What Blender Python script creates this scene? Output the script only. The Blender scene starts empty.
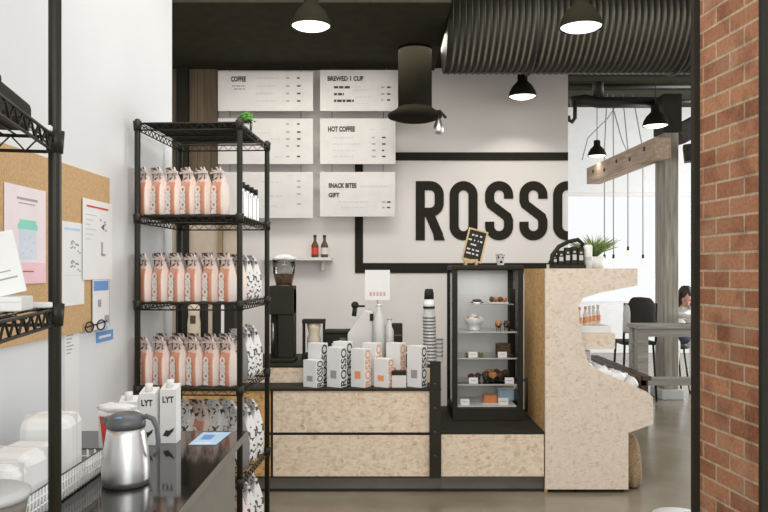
import bpy, math, random
from mathutils import Matrix, Vector, noise
random.seed(7)
C = bpy.context.scene.collection
CH = 1.55; HY = 270.0; FP = 747.0
def P(px, py, Y): return Vector(((px-384)*Y/FP, Y, CH-(py-HY)*Y/FP))
def PX(px, Y): return (px-384)*Y/FP
def PZ(py, Y): return CH-(py-HY)*Y/FP
PI = math.pi
def R(d): return math.radians(d)

# ------------------------------------------------------------------ materials
def nodes(name):
    m = bpy.data.materials.new(name); m.use_nodes = True
    nt = m.node_tree; b = nt.nodes['Principled BSDF']
    return m, nt, b
def setp(b, rough=.5, metal=0., spec=None, trans=0., emis=None, es=0., ior=None, alpha=None):
    b.inputs['Roughness'].default_value = rough; b.inputs['Metallic'].default_value = metal
    if spec is not None: b.inputs['Specular IOR Level'].default_value = spec
    b.inputs['Transmission Weight'].default_value = trans
    if ior: b.inputs['IOR'].default_value = ior
    if alpha is not None: b.inputs['Alpha'].default_value = alpha
    if emis: b.inputs['Emission Color'].default_value = (*emis, 1); b.inputs['Emission Strength'].default_value = es
def tex(nt, scale=(1,1,1), kind='Object', rot=(0,0,0)):
    tc = nt.nodes.new('ShaderNodeTexCoord'); mp = nt.nodes.new('ShaderNodeMapping')
    mp.inputs['Scale'].default_value = scale; mp.inputs['Rotation'].default_value = rot
    nt.links.new(tc.outputs[kind], mp.inputs[0]); return mp.outputs[0]
def ramp(nt, fac, stops):
    r = nt.nodes.new('ShaderNodeValToRGB'); e = r.color_ramp.elements
    while len(e) < len(stops): e.new(.5)
    for k, (p, c) in enumerate(stops): e[k].position = p; e[k].color = (*c, 1)
    nt.links.new(fac, r.inputs[0]); return r.outputs[0]
def mat(name, col, rough=.5, metal=0., var=.06, scale=8, bump=0., **k):
    m, nt, b = nodes(name); setp(b, rough, metal, **k)
    n = nt.nodes.new('ShaderNodeTexNoise'); n.inputs['Scale'].default_value = scale; n.inputs['Detail'].default_value = 4
    nt.links.new(tex(nt), n.inputs[0])
    lo = tuple(max(0, c*(1-var)) for c in col); hi = tuple(min(1, c*(1+var)) for c in col)
    nt.links.new(ramp(nt, n.outputs[0], [(.35, lo), (.65, hi)]), b.inputs['Base Color'])
    if bump:
        bp = nt.nodes.new('ShaderNodeBump'); bp.inputs['Strength'].default_value = bump; bp.inputs['Distance'].default_value = .01
        nt.links.new(n.outputs[0], bp.inputs['Height']); nt.links.new(bp.outputs[0], b.inputs['Normal'])
    return m
def glass(name, col=(1,1,1), mix=.12):
    m = bpy.data.materials.new(name); m.use_nodes = True; nt = m.node_tree; nt.nodes.clear()
    o = nt.nodes.new('ShaderNodeOutputMaterial'); t = nt.nodes.new('ShaderNodeBsdfTransparent'); g = nt.nodes.new('ShaderNodeBsdfGlossy')
    g.inputs['Roughness'].default_value = .03; t.inputs[0].default_value = (*col, 1); g.inputs[0].default_value = (1,1,1,1)
    lw = nt.nodes.new('ShaderNodeLayerWeight'); lw.inputs[0].default_value = mix
    x = nt.nodes.new('ShaderNodeMixShader'); nt.links.new(lw.outputs['Fresnel'], x.inputs[0])
    nt.links.new(t.outputs[0], x.inputs[1]); nt.links.new(g.outputs[0], x.inputs[2]); nt.links.new(x.outputs[0], o.inputs[0])
    return m
def osb(name, a, b_, c, d, s=1.0):
    m, nt, b = nodes(name); setp(b, .75, spec=.2)
    v = tex(nt, (1,1,1))
    wn = nt.nodes.new('ShaderNodeTexNoise'); wn.inputs['Scale'].default_value = 9*s; nt.links.new(v, wn.inputs[0])
    mx = nt.nodes.new('ShaderNodeMixRGB'); mx.inputs[0].default_value = .045; nt.links.new(v, mx.inputs[1]); nt.links.new(wn.outputs['Color'], mx.inputs[2])
    cols = []
    for k, (rt, sc) in enumerate([((.4,.7,.3), (30,30,70)), ((1.1,.2,1.5), (34,75,28))]):
        mp = nt.nodes.new('ShaderNodeMapping'); mp.inputs['Rotation'].default_value = rt; mp.inputs['Scale'].default_value = tuple(q*s for q in sc)
        nt.links.new(mx.outputs[0], mp.inputs[0])
        vo = nt.nodes.new('ShaderNodeTexVoronoi'); vo.inputs['Scale'].default_value = .8; nt.links.new(mp.outputs[0], vo.inputs['Vector'])
        sp = nt.nodes.new('ShaderNodeSeparateColor'); nt.links.new(vo.outputs['Color'], sp.inputs[0])
        cols.append(ramp(nt, sp.outputs[k], [(.0, d), (.1, c), (.35, a), (.8, b_)]))
    m2 = nt.nodes.new('ShaderNodeMixRGB'); m2.inputs[0].default_value = .5
    nt.links.new(cols[0], m2.inputs[1]); nt.links.new(cols[1], m2.inputs[2]); nt.links.new(m2.outputs[0], b.inputs['Base Color'])
    return m
def wood(name, lo, hi, ax='X', rough=.6, sc=1.0):
    m, nt, b = nodes(name); setp(b, rough, spec=.3)
    s = {'X': (1.5, 18, 18), 'Y': (18, 1.5, 18), 'Z': (18, 18, 1.5)}[ax]
    n = nt.nodes.new('ShaderNodeTexNoise'); n.inputs['Scale'].default_value = 1.6*sc; n.inputs['Detail'].default_value = 6
    nt.links.new(tex(nt, s), n.inputs[0])
    nt.links.new(ramp(nt, n.outputs[0], [(.3, lo), (.7, hi)]), b.inputs['Base Color']); return m
def brickmat():
    m, nt, b = nodes('brick'); setp(b, .85, spec=.2)
    tc = nt.nodes.new('ShaderNodeTexCoord'); sp = nt.nodes.new('ShaderNodeSeparateXYZ'); cb = nt.nodes.new('ShaderNodeCombineXYZ')
    nt.links.new(tc.outputs['Object'], sp.inputs[0]); nt.links.new(sp.outputs['X'], cb.inputs[0]); nt.links.new(sp.outputs['Z'], cb.inputs[1])
    def bt(c1, c2, mo):
        t = nt.nodes.new('ShaderNodeTexBrick'); nt.links.new(cb.outputs[0], t.inputs['Vector'])
        t.inputs['Scale'].default_value = 1; t.inputs['Brick Width'].default_value = .178; t.inputs['Row Height'].default_value = .0645
        t.inputs['Mortar Size'].default_value = .0055; t.inputs['Mortar Smooth'].default_value = .3
        t.inputs['Color1'].default_value = (*c1, 1); t.inputs['Color2'].default_value = (*c2, 1); t.inputs['Mortar'].default_value = (*mo, 1)
        return t
    t = bt((.33,.14,.075), (.52,.26,.145), (.54,.43,.30))
    n = nt.nodes.new('ShaderNodeTexNoise'); n.inputs['Scale'].default_value = 7; n.inputs['Detail'].default_value = 3; nt.links.new(tc.outputs['Object'], n.inputs[0])
    n2 = nt.nodes.new('ShaderNodeTexNoise'); n2.inputs['Scale'].default_value = 70; n2.inputs['Detail'].default_value = 3; nt.links.new(tc.outputs['Object'], n2.inputs[0])
    f1 = ramp(nt, n.outputs[0], [(.36, (.72,.68,.68)), (.50, (1,1,1)), (.66, (1.0,1.0,1.0))])
    f2 = ramp(nt, n2.outputs[0], [(.35, (.78,.76,.74)), (.6, (1,1,1))])
    mm = nt.nodes.new('ShaderNodeMixRGB'); mm.blend_type = 'MULTIPLY'; mm.inputs[0].default_value = 1
    nt.links.new(t.outputs['Color'], mm.inputs[1]); nt.links.new(f1, mm.inputs[2])
    m3 = nt.nodes.new('ShaderNodeMixRGB'); m3.blend_type = 'MULTIPLY'; m3.inputs[0].default_value = 1
    nt.links.new(mm.outputs[0], m3.inputs[1]); nt.links.new(f2, m3.inputs[2])
    # pale lime smears
    n3 = nt.nodes.new('ShaderNodeTexNoise'); n3.inputs['Scale'].default_value = 5; n3.inputs['Detail'].default_value = 5
    mp = nt.nodes.new('ShaderNodeMapping'); mp.inputs['Location'].default_value = (3,1,2); nt.links.new(tc.outputs['Object'], mp.inputs[0]); nt.links.new(mp.outputs[0], n3.inputs[0])
    f3 = ramp(nt, n3.outputs[0], [(.52, (0,0,0)), (.72, (.55,.55,.55))])
    m4 = nt.nodes.new('ShaderNodeMixRGB'); nt.links.new(f3, m4.inputs[0]); nt.links.new(m3.outputs[0], m4.inputs[1]); m4.inputs[2].default_value = (.42,.28,.19,1)
    nt.links.new(m4.outputs[0], b.inputs['Base Color'])
    bp = nt.nodes.new('ShaderNodeBump'); bp.inputs['Strength'].default_value = .6; bp.inputs['Distance'].default_value = .006; bp.invert = True
    nt.links.new(t.outputs['Fac'], bp.inputs['Height']); nt.links.new(bp.outputs[0], b.inputs['Normal'])
    return m
def spots(name, base, dark, scale=60, th=.62, rough=.5):
    m, nt, b = nodes(name); setp(b, rough)
    n = nt.nodes.new('ShaderNodeTexNoise'); n.inputs['Scale'].default_value = scale; n.inputs['Detail'].default_value = 1
    nt.links.new(tex(nt), n.inputs[0])
    nt.links.new(ramp(nt, n.outputs[0], [(th-.02, base), (th+.02, dark)]), b.inputs['Base Color']); return m
def stripes(name, a, b_, scale, ax=2, rough=.3):
    m, nt, b = nodes(name); setp(b, rough)
    w = nt.nodes.new('ShaderNodeTexWave'); w.bands_direction = 'XYZ'[ax]; w.inputs['Scale'].default_value = scale
    nt.links.new(tex(nt), w.inputs[0]); nt.links.new(ramp(nt, w.outputs[0], [(.35, a), (.65, b_)]), b.inputs['Base Color']); return m
M = dict(
 wall=mat('white_wall', (.67,.68,.68), .7, var=.02, scale=1.5),
 wallb=mat('back_wall_paint', (.78,.74,.70), .7, var=.02, scale=1.2),
 wallf=mat('bright_wall', (.88,.88,.87), .7, var=.02),
 black=mat('black_paint', (.022,.020,.0125), .65, var=.1, spec=.25),
 signblack=mat('sign_black', (.023,.0215,.014), .8, var=.06, spec=.15),
 ceil=mat('dark_ceiling', (.047,.043,.028), .9, var=.1, spec=.1),
 cupglass=mat('pale_glass', (.62,.64,.62), .15),
 matte=mat('matte_black', (.022,.020,.013), .95, spec=.05),
 wire=mat('black_wire', (.018,.0165,.010), .4, .0, spec=.3),
 gloss=mat('black_gloss_top', (.012,.011,.009), .07, var=.1),
 taupe=mat('taupe_panel', (.17,.155,.125), .55),
 floor=None,
 steel=mat('brushed_steel', (.74,.74,.73), .33, 1.0, var=.04, scale=3),
 dsteel=mat('dark_steel', (.16,.16,.155), .3, .9),
 gray=mat('gray_plastic', (.11,.115,.115), .35),
 lgray=mat('light_gray', (.5,.5,.49), .5),
 white=mat('white_card', (.76,.76,.74), .5, var=.02),
 offw=mat('off_white', (.66,.64,.61), .55, var=.04),
 cream=mat('cream_paint', (.66,.56,.43), .7, var=.05),
 tan=mat('tan_wood', (.34,.24,.135), .6),
 osb=osb('osb', (.70,.57,.43), (.78,.66,.52), (.63,.49,.34), (.46,.32,.19), 1.6),
 osbp=osb('pale_osb', (.70,.60,.49), (.75,.66,.55), (.66,.555,.44), (.52,.41,.30), 1.9),
 osbo=osb('light_tinted_osb', (.56,.33,.13), (.68,.43,.19), (.46,.26,.10), (.28,.15,.06), 1.5),  # same OSB recoloured, warm light and shade painted into the board tone
 brick=brickmat(),
 cork=mat('cork', (.52,.335,.165), .9, var=.12, scale=120),
 peach=mat('peach_paper', (.66,.30,.185), .5, var=.05),
 peachlit=mat('lit_gusset_paper', (.80,.68,.61), .5, var=.05),  # bag gusset, with the light on that side painted into the paper
 floral=spots('floral_paper', (.76,.70,.64), (.06,.05,.045), 70, .58),
 florp=spots('pink_floral_paper', (.70,.54,.47), (.09,.06,.05), 50, .54),
 wfloral=spots('white_floral_paper', (.80,.79,.76), (.07,.07,.06), 55, .56),
 grayp=mat('gray_paper', (.2,.2,.195), .5),
 green=mat('leaf_green', (.10,.30,.04), .6, var=.35, scale=40),
 dgreen=mat('grass_green', (.18,.25,.07), .6, var=.4, scale=30),
 glass=glass('clear_glass'),
 frost=mat('milky_plastic', (.80,.80,.76), .25, trans=.3, var=.03),
 clear=glass('clear_plastic', (.86,.88,.86), .3),
 ink=mat('black_ink', (.03,.03,.028), .6),
 grayink=mat('gray_ink', (.33,.33,.33), .6),
 paleink=mat('pale_ink', (.56,.56,.55), .6),
 orange=mat('orange_ink', (.80,.33,.14), .5),
 red=mat('red_plastic', (.62,.05,.03), .4),
 pink=mat('pink_paper', (.80,.53,.58), .6, var=.05),
 pinkl=mat('light_pink_paper', (.80,.70,.72), .6, var=.03),
 mint=mat('mint_ink', (.25,.66,.52), .6),
 blue=mat('blue_ink', (.12,.30,.62), .5),
 lblue=mat('light_blue_ink', (.45,.62,.78), .4),
 beam=wood('pale_beam_wood', (.36,.25,.165), (.58,.44,.32), 'Y'),
 post=wood('gray_post_wood', (.22,.195,.155), (.42,.385,.32), 'Z'),
 gtable=wood('gray_table_wood', (.22,.21,.18), (.38,.365,.32), 'X'),
 dbeam=wood('dark_beam_wood', (.02,.018,.014), (.06,.05,.04), 'Y'),
 bench=wood('dark_bench_wood', (.045,.03,.02), (.11,.075,.05), 'Y'),
 fwood=wood('light_frame_wood', (.50,.34,.18), (.66,.48,.28), 'Z'),
 plank=wood('brown_planks', (.13,.095,.058), (.24,.18,.115), 'Z', sc=.8),
 brown=mat('dark_chocolate', (.10,.05,.028), .7, var=.4, scale=60, bump=.4),
 bread=mat('baked_bread', (.50,.22,.09), .7, var=.3, scale=50, bump=.3),
 loaf=mat('orange_loaf', (.62,.22,.07), .6, var=.1),
 burlap=mat('burlap', (.30,.21,.12), .95, var=.25, scale=90, bump=.4),
 skin=mat('skin', (.55,.31,.22), .5), hair=mat('dark_hair', (.025,.015,.01), .5, var=.3, scale=50),
 shirt=mat('white_shirt', (.75,.75,.73), .8), jacket=mat('black_cloth', (.018,.017,.013), .9, bump=.3, scale=14),
 denim=mat('dark_denim', (.05,.06,.09), .9),
 pipe=mat('dark_pipe', (.03,.029,.025), .5),
 cupw=mat('cup_gray', (.42,.42,.40), .3), cupd=mat('cup_stripe_dark', (.10,.10,.09), .4),
 beans=spots('coffee_beans', (.30,.17,.08), (.12,.06,.03), 90, .5),
 glow=mat('lamp_diffuser', (1,.97,.92), .5, emis=(1,.95,.88), es=1.9),
 bulb=mat('bulb_glass', (.9,.85,.75), .2, emis=(1,.8,.5), es=.6),
)
def floormat():
    m, nt, b = nodes('polished_concrete'); setp(b, .28, spec=.5)
    n = nt.nodes.new('ShaderNodeTexNoise'); n.inputs['Scale'].default_value = 1.3; n.inputs['Detail'].default_value = 6; nt.links.new(tex(nt), n.inputs[0])
    nt.links.new(ramp(nt, n.outputs[0], [(.3, (.185,.148,.10)), (.55, (.255,.22,.165)), (.75, (.33,.295,.235))]), b.inputs['Base Color'])
    nt.links.new(ramp(nt, n.outputs[0], [(.3, (.14,.14,.14)), (.7, (.30,.30,.30))]), b.inputs['Roughness'])
    return m
M['floor'] = floormat()

# ------------------------------------------------------------------ mesh builder
TXT = {}
def text_geo(s, bold=0.0):
    key = (s, bold)
    if key not in TXT:
        cu = bpy.data.curves.new('t', 'FONT'); cu.body = s; cu.size = 1; cu.offset = bold; cu.align_x = 'CENTER'; cu.align_y = 'CENTER'; cu.resolution_u = 3
        ob = bpy.data.objects.new('t', cu); me = ob.to_mesh()
        vs = [v.co.copy() for v in me.vertices]; fs = [tuple(p.vertices) for p in me.polygons]
        ob.to_mesh_clear(); bpy.data.objects.remove(ob); bpy.data.curves.remove(cu)
        xs = [v.x for v in vs]; ys = [v.y for v in vs]
        cx, cy = (min(xs)+max(xs))/2, (min(ys)+max(ys))/2; w = max(xs)-min(xs); h = max(ys)-min(ys)
        TXT[key] = ([Vector(((v.x-cx)/w, (v.y-cy)/h, 0)) for v in vs], fs)
    return TXT[key]
FACE = Matrix.Rotation(PI/2, 4, 'X')     # text plane standing up, facing -Y
class MB:
    def __init__(s, X=None): s.v = []; s.f = []; s.m = []; s.sm = []; s.X = X or Matrix.Identity(4)
    def add(s, vs, fs, mi=0, smooth=False):
        o = len(s.v); s.v += [s.X @ Vector(v) for v in vs]; s.f += [tuple(i+o for i in f) for f in fs]; s.m += [mi]*len(fs); s.sm += [smooth]*len(fs); return s
    def box(s, x0, x1, y0, y1, z0, z1, mi=0, T=None):
        vs = [Vector((x, y, z)) for z in (z0, z1) for y in (y0, y1) for x in (x0, x1)]
        if T: vs = [T @ v for v in vs]
        return s.add(vs, [(0,2,3,1), (4,5,7,6), (0,1,5,4), (2,6,7,3), (0,4,6,2), (1,3,7,5)], mi)
    def prism(s, poly, d0, d1, axis='Y', mi=0):
        n = len(poly)
        def mk(a, b, d): return {'Y': (a, d, b), 'X': (d, a, b), 'Z': (a, b, d)}[axis]
        vs = [mk(a, b, d0) for a, b in poly]+[mk(a, b, d1) for a, b in poly]
        return s.add(vs, [tuple(range(n)), tuple(reversed(range(n, 2*n)))]+[(i, (i+1) % n+0, (i+1) % n+n, i+n)[::-1] for i in range(n)], mi)
    def tube(s, pts, r, n=8, mi=0, closed=False):
        pts = [Vector(p) for p in pts]; k = len(pts); rs = r if isinstance(r, (list, tuple)) else [r]*k
        vs = []; prev = None
        for i, p in enumerate(pts):
            a = pts[(i-1) % k] if (i or closed) else p; b = pts[(i+1) % k] if (i < k-1 or closed) else p
            t = (b-a).normalized()
            if prev is None: prev = Vector((0,0,1)) if abs(t.z) < .9 else Vector((1,0,0))
            u = (prev - t*prev.dot(t)).normalized(); w = t.cross(u); prev = u
            vs += [p+(u*math.cos(2*PI*j/n)+w*math.sin(2*PI*j/n))*rs[i] for j in range(n)]
        fs = []
        for i in range(k if closed else k-1):
            i2 = (i+1) % k
            fs += [(i*n+j, i*n+(j+1) % n, i2*n+(j+1) % n, i2*n+j) for j in range(n)]
        if not closed: fs += [tuple(reversed(range(n))), tuple(range((k-1)*n, k*n))]
        return s.add(vs, fs, mi, True)
    def lathe(s, prof, c=(0,0,0), n=20, mi=0, T=None, ell=(1,1), cap=True):
        vs = []
        for r, z in prof: vs += [Vector((r*math.cos(2*PI*j/n)*ell[0], r*math.sin(2*PI*j/n)*ell[1], z)) for j in range(n)]
        if T: vs = [T @ v for v in vs]
        vs = [v+Vector(c) for v in vs]; k = len(prof)
        fs = [(i*n+j, i*n+(j+1) % n, (i+1)*n+(j+1) % n, (i+1)*n+j) for i in range(k-1) for j in range(n)]
        s.add(vs, fs, mi, True)
        if cap:
            o = len(s.v)-k*n
            if prof[0][0] > 1e-4: s.f.append(tuple(reversed([o+j for j in range(n)]))); s.m.append(mi); s.sm.append(False)
            if prof[-1][0] > 1e-4: s.f.append(tuple(o+(k-1)*n+j for j in range(n))); s.m.append(mi); s.sm.append(False)
        return s
    def blob(s, c, rx, ry, rz, mi=0, n=12, amp=0., seed=0, fr=3.):
        vs = []; k = n//2+1
        for i in range(k):
            a = -PI/2+PI*i/(k-1)
            for j in range(n):
                d = Vector((math.cos(a)*math.cos(2*PI*j/n), math.cos(a)*math.sin(2*PI*j/n), math.sin(a)))
                q = 1+amp*noise.noise(d*fr+Vector((seed*7.3, seed, 0)))
                vs.append(Vector(c)+Vector((d.x*rx, d.y*ry, d.z*rz))*q)
        return s.add(vs, [(i*n+j, i*n+(j+1) % n, (i+1)*n+(j+1) % n, (i+1)*n+j) for i in range(k-1) for j in range(n)], mi, True)
    def stroke(s, pts, w, y0, y1, mi=0, closed=False):
        # flat ribbon in the XZ plane with mitred joints, extruded from y0 to y1
        k = len(pts); L = []; Rr = []
        for i in range(k):
            p = Vector(pts[i]); a = Vector(pts[(i-1) % k]) if (i or closed) else None; b = Vector(pts[(i+1) % k]) if (i < k-1 or closed) else None
            d1 = (p-a).normalized() if a else None; d2 = (b-p).normalized() if b else None
            d1 = d1 or d2; d2 = d2 or d1
            n1 = Vector((-d1.y, d1.x)); n2 = Vector((-d2.y, d2.x)); q = (n1+n2).normalized(); f = 1/max(.5, q.dot(n1))
            L.append(p+q*w/2*f); Rr.append(p-q*w/2*f)
        vs = []
        for y in (y0, y1): vs += [(p.x, y, p.y) for p in L]+[(p.x, y, p.y) for p in Rr]
        fs = []
        for i in range(k if closed else k-1):
            j = (i+1) % k
            fs += [(i, j, k+j, k+i), (2*k+i, 3*k+i, 3*k+j, 2*k+j), (i, 2*k+i, 2*k+j, j), (k+i, k+j, 3*k+j, 3*k+i)]
        if not closed: fs += [(0, k, 3*k, 2*k), (k-1, 3*k-1, 4*k-1, 2*k-1)]
        return s.add(vs, fs, mi)
    def text(s, st, w, h, T, mi=0, bold=.02):
        vs, fs = text_geo(st, bold); S = Matrix.Diagonal((w, h, 1, 1))
        return s.add([T @ S @ v for v in vs], fs, mi)
    def build(s, name, mats, parent=None, world=False, bevel=0, loc=None, sub=0):
        mats = mats if isinstance(mats, list) else [mats]
        vs = s.v
        base = Vector((0,0,0))
        if parent is not None and world:
            r = parent
            while r.parent: r = r.parent
            I = (Matrix.Translation(r.location) @ Matrix.Rotation(r.rotation_euler.z, 4, 'Z')).inverted(); vs = [I @ v for v in vs]
        elif parent is None and loc is None:
            xs = [v.x for v in vs]; ys = [v.y for v in vs]; base = Vector(((min(xs)+max(xs))/2, (min(ys)+max(ys))/2, min(v.z for v in vs)))
            vs = [v-base for v in vs]
        me = bpy.data.meshes.new(name); me.from_pydata([tuple(v) for v in vs], [], s.f)
        for m in mats: me.materials.append(M[m] if isinstance(m, str) else m)
        me.polygons.foreach_set('material_index', s.m); me.polygons.foreach_set('use_smooth', s.sm); me.update()
        o = bpy.data.objects.new(name, me); C.objects.link(o)
        if parent is not None: o.parent = parent
        else: o.location = base if loc is None else loc
        if bevel:
            b = o.modifiers.new('bevel', 'BEVEL'); b.width = bevel; b.segments = 2; b.limit_method = 'ANGLE'
        if sub:
            q = o.modifiers.new('sub', 'SUBSURF'); q.levels = sub; q.render_levels = sub
        return o
def tag(o, label=None, cat=None, group=None, kind=None):
    if label: o['label'] = label
    if cat: o['category'] = cat
    if group: o['group'] = group
    if kind: o['kind'] = kind
    return o
def thing(name, label, cat, loc=(0,0,0), rz=0., group=None):
    o = bpy.data.objects.new(name, None); o.empty_display_size = .05; C.objects.link(o); o.location = loc; o.rotation_euler = (0,0,rz)
    return tag(o, label, cat, group)
def dup(root, loc, rz=0., label=None, group=None, scale=None):
    def cp(o, par):
        c = o.copy(); C.objects.link(c)
        if par is not None: c.parent = par
        for k in kids.get(o.name, []): cp(k, c)
        return c
    kids = {}
    for q in root.children_recursive: kids.setdefault(q.parent.name, []).append(q)
    r = cp(root, None); r.location = loc; r.rotation_euler = (0,0,rz)
    if scale: r.scale = scale
    if label: r['label'] = label
    if group: r['group'] = group
    return r
def struct(name, mb, m, **k): return tag(mb.build(name, m, **k), kind='structure')
FW = ['first', 'second', 'third', 'fourth', 'fifth', 'sixth', 'seventh', 'eighth']

# ------------------------------------------------------------------ setting
WX = -1.27
struct('floor', MB().box(-4, 9, -3, 15, -.1, 0), 'floor')
struct('wall_left', MB().box(WX-.12, WX, -2, 4.475, 0, 4.6), 'wall')
struct('wall_back', MB().box(-3.2, PX(568, 7), 7, 7.15, 0, 3.44), 'wallb')
struct('wall_side', MB().box(-3.3, -3.2, 4.3, 7.15, 0, 4.6), 'wallb')
struct('wall_far', MB().box(1.2, 3.2, 14, 14.2, 0, 4.8).box(3.2, 9, 14, 14.2, 0, .9).box(3.2, 9, 14, 14.2, 3.0, 4.8).box(5.2, 5.5, 14, 14.2, .9, 3.0).box(7.6, 9, 14, 14.2, .9, 3.0), 'wallf')
for k, (a, b) in enumerate([(3.2, 5.2), (5.5, 7.6)]):
    w = struct('window_%d' % (k+1), MB().box(a, b, 14.05, 14.1, .9, .96).box(a, b, 14.05, 14.1, 2.94, 3.0).box(a, a+.06, 14.05, 14.1, .96, 2.94).box(b-.06, b, 14.05, 14.1, .96, 2.94), 'white')
    MB().box(a+.06, b-.06, 14.07, 14.08, .96, 2.94).build('pane', 'glass', w, world=True)
struct('ceiling', MB().box(.45, 9, 5.0, 14.2, 4.6, 4.75), 'ceil')
struct('trim_1', MB().box(-3.2, .47, 5.22, 7.0, 3.42, 4.7), 'ceil')           # dark soffit above the counter
struct('trim_2', MB().box(.47, PX(568, 7), 7.0, 7.15, 3.44, 4.7), 'ceil')       # dark wall band over the sign
pl = MB()
for k in range(7):
    x0 = PX(171, 6.95)+k*.062; pl.box(x0, x0+.059, 6.95, 7.0, PZ(222, 6.95), 3.42)
struct('trim_3', pl, 'plank')                                                 # brown plank strip left of the menu
struct('trim_4', MB().box(PX(171, 6.95), PX(240, 6.95), 6.96, 7.0, .5, PZ(222, 6.95)), 'cream')
struct('trim_5', MB().box(PX(177, 6.9), PX(188, 6.9), 6.88, 6.95, .0, 3.42), 'black')
struct('trim_6', MB().box(PX(218, 6.9), PX(222, 6.9), 6.9, 6.95, .5, 2.1), 'tan')
# brick pillar with black corner trims
F = Vector((1.2056, 2.85)); N = Vector((1.2435, 2.471)); ln = (F-N).length; ang = math.atan2(F.y-N.y, F.x-N.x)
bw = MB().box(0, ln, -.45, 0, 0, 4.6).build('wall_right', 'brick', loc=(N.x, N.y, 0)); bw.rotation_euler.z = ang; tag(bw, kind='structure')
struct('trim_7', MB().box(PX(693.5, 2.86), PX(701, 2.87), 2.852, 2.885, 0, 4.6), 'black')
struct('trim_8', MB().box(PX(760, 2.46), PX(766, 2.46), 2.445, 2.469, 0, 4.6), 'black')
struct('trim_9', MB().box(PX(766, 2.46), 1.7, 2.44, 2.46, 0, 4.6), 'wall')

# ------------------------------------------------------------------ ROSSO wall sign
sg = thing('wall_sign', 'large black ROSSO lettering in a black rectangular frame on white wall', 'sign', (PX(460, 7), 6.99, PZ(270, 7)))
u = 7/FP; sw = 9.1*u; H = (240.3-181.2)*u-sw; W = 28*u-sw; r = W/2; z0 = PZ(240.3, 7)+sw/2; ya, yb = 6.988, 7.0
def arc(cx, cz, rr, a0, a1, n=10): return [(cx+rr*math.cos(R(a0+(a1-a0)*i/n)), cz+rr*math.sin(R(a0+(a1-a0)*i/n))) for i in range(n+1)]
def letter(px, strokes):
    m = MB(); x = PX(px, 7)+sw/2
    for k, (pts, cl) in enumerate(strokes): m.stroke([(x+a, z0+b) for a, b in pts], sw, ya-.0007*k, yb, closed=cl)
    if px < 420:      # foot of the R leg, cut level with the baseline
        q = z0-sw/2; xx = x+Rw*.98; m.prism([(xx-sw*.5, q), (xx+sw*.66, q), (xx+sw*.40, q+sw*.7), (xx-sw*.62, q+sw*.62)], ya-.0021, yb)
    m.build('letter', 'signblack', sg, world=True)
Rw = W; rb = W*.48
letter(415.7, [([(0, -sw/2), (0, H+sw/2)], False), ([(sw/2, H)]+arc(Rw-rb, H-rb, rb, 90, 0)+arc(Rw-rb, H*.47+rb, rb, 0, -90)+[(sw/2, H*.47)], False), ([(Rw*.44, H*.47), (Rw*.98, 0)], False)])
letter(449.5, [(arc(r, H-r, r, 0, 180, 14)+arc(r, r, r, 180, 360, 14), True)])
Sp = [(W, H*.74)]+arc(r, H-r, r, 0, 180, 14)+[(0, H*.70), (W*.08, H*.62), (W*.5, H*.5), (W*.92, H*.38), (W, H*.30)]+arc(r, r, r, 0, -180, 14)+[(0, H*.28)]
letter(485, [(Sp, False)]); letter(519.3, [(Sp, False)])
cut = PX(567.8, 7)-PX(553, 7)-sw/2
letter(553, [([(cut, H)]+[q for q in arc(r, H-r, r, 90, 180, 8) if q[0] < cut]+[q for q in arc(r, r, r, 180, 270, 8) if q[0] < cut]+[(cut, 0)], False)])
for b in [(355, 567.8, 152.5, 160.5), (355, 567.8, 263, 273), (355, 363, 160.5, 263)]:
    MB().box(PX(b[0], 7), PX(b[1], 7), 6.987, 7.0, PZ(b[3], 7), PZ(b[2], 7)).build('frame_bar', 'signblack', sg, world=True)

# ------------------------------------------------------------------ menu boards
YB = 6.75
def menu(x0, x1, y0, y1, label, head, lines):
    t = thing('menu_board', label, 'menu board', (PX((x0+x1)/2, YB), YB, PZ(y1, YB)))
    m = MB().box(PX(x0, YB), PX(x1, YB), YB, YB+.012, PZ(y1, YB), PZ(y0, YB), 3); u = YB/FP
    for (tx, px, py, w, h) in head: m.text(tx, w*u, h*u, Matrix.Translation(P(px+w/2, py, YB-.003)) @ FACE, 0, .045)
    for (px, py, w, h, mi) in lines:
        x = px
        while x < px+w:
            l = random.uniform(2, 5.5); l = min(l, px+w-x)
            if l < .8: break
            m.box(PX(x, YB), PX(x+l, YB), YB-.002, YB-.0004, PZ(py+h/2, YB), PZ(py-h/2, YB), mi); x += l+random.uniform(.7, 1.2)
    m.build('panel', ['ink', 'grayink', 'paleink', 'offw'], t, world=True)
    for px in (x0+12, x1-12): MB().tube([P(px, y0+3, YB+.016), P(px, y0-8, YB+.016)], .003, 5).build('hanger', 'pipe', t, world=True)
def prices(rows, xs): return [(x, y, 3.6, 1.5, 1 if i == 0 else 0) for y in rows for i, x in enumerate(xs)]
menu(218, 313, 71.5, 111, 'white menu board headed COFFEE, above the plant on the rack', [('COFFEE', 231, 79, 15, 5.5)],
     [(232, 86, 14, 1.3, 1), (234, 89, 12, 1.3, 1)]+[(256, y, w, 1.4, 2) for y, w in [(78, 22), (86, 20), (93.5, 18), (101, 20)]]+prices([78, 86, 93.5, 101], [286, 297]))
menu(320, 398, 70, 111, 'white menu board headed BREWED 1 CUP beside the vent stack', [('BREWED 1 CUP', 327.5, 78.5, 36, 5)],
     [(334, 87.3, 16, 2.4, 0), (334, 94.2, 10, 2.4, 0), (334, 100.8, 20, 2.4, 0), (353, 90, 17, .9, 2), (352, 87, 10, .9, 2), (355, 97, 16, .9, 2), (356, 103.5, 12, .9, 2)]+prices([87.3, 94, 100], [381, 387]))
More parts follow.
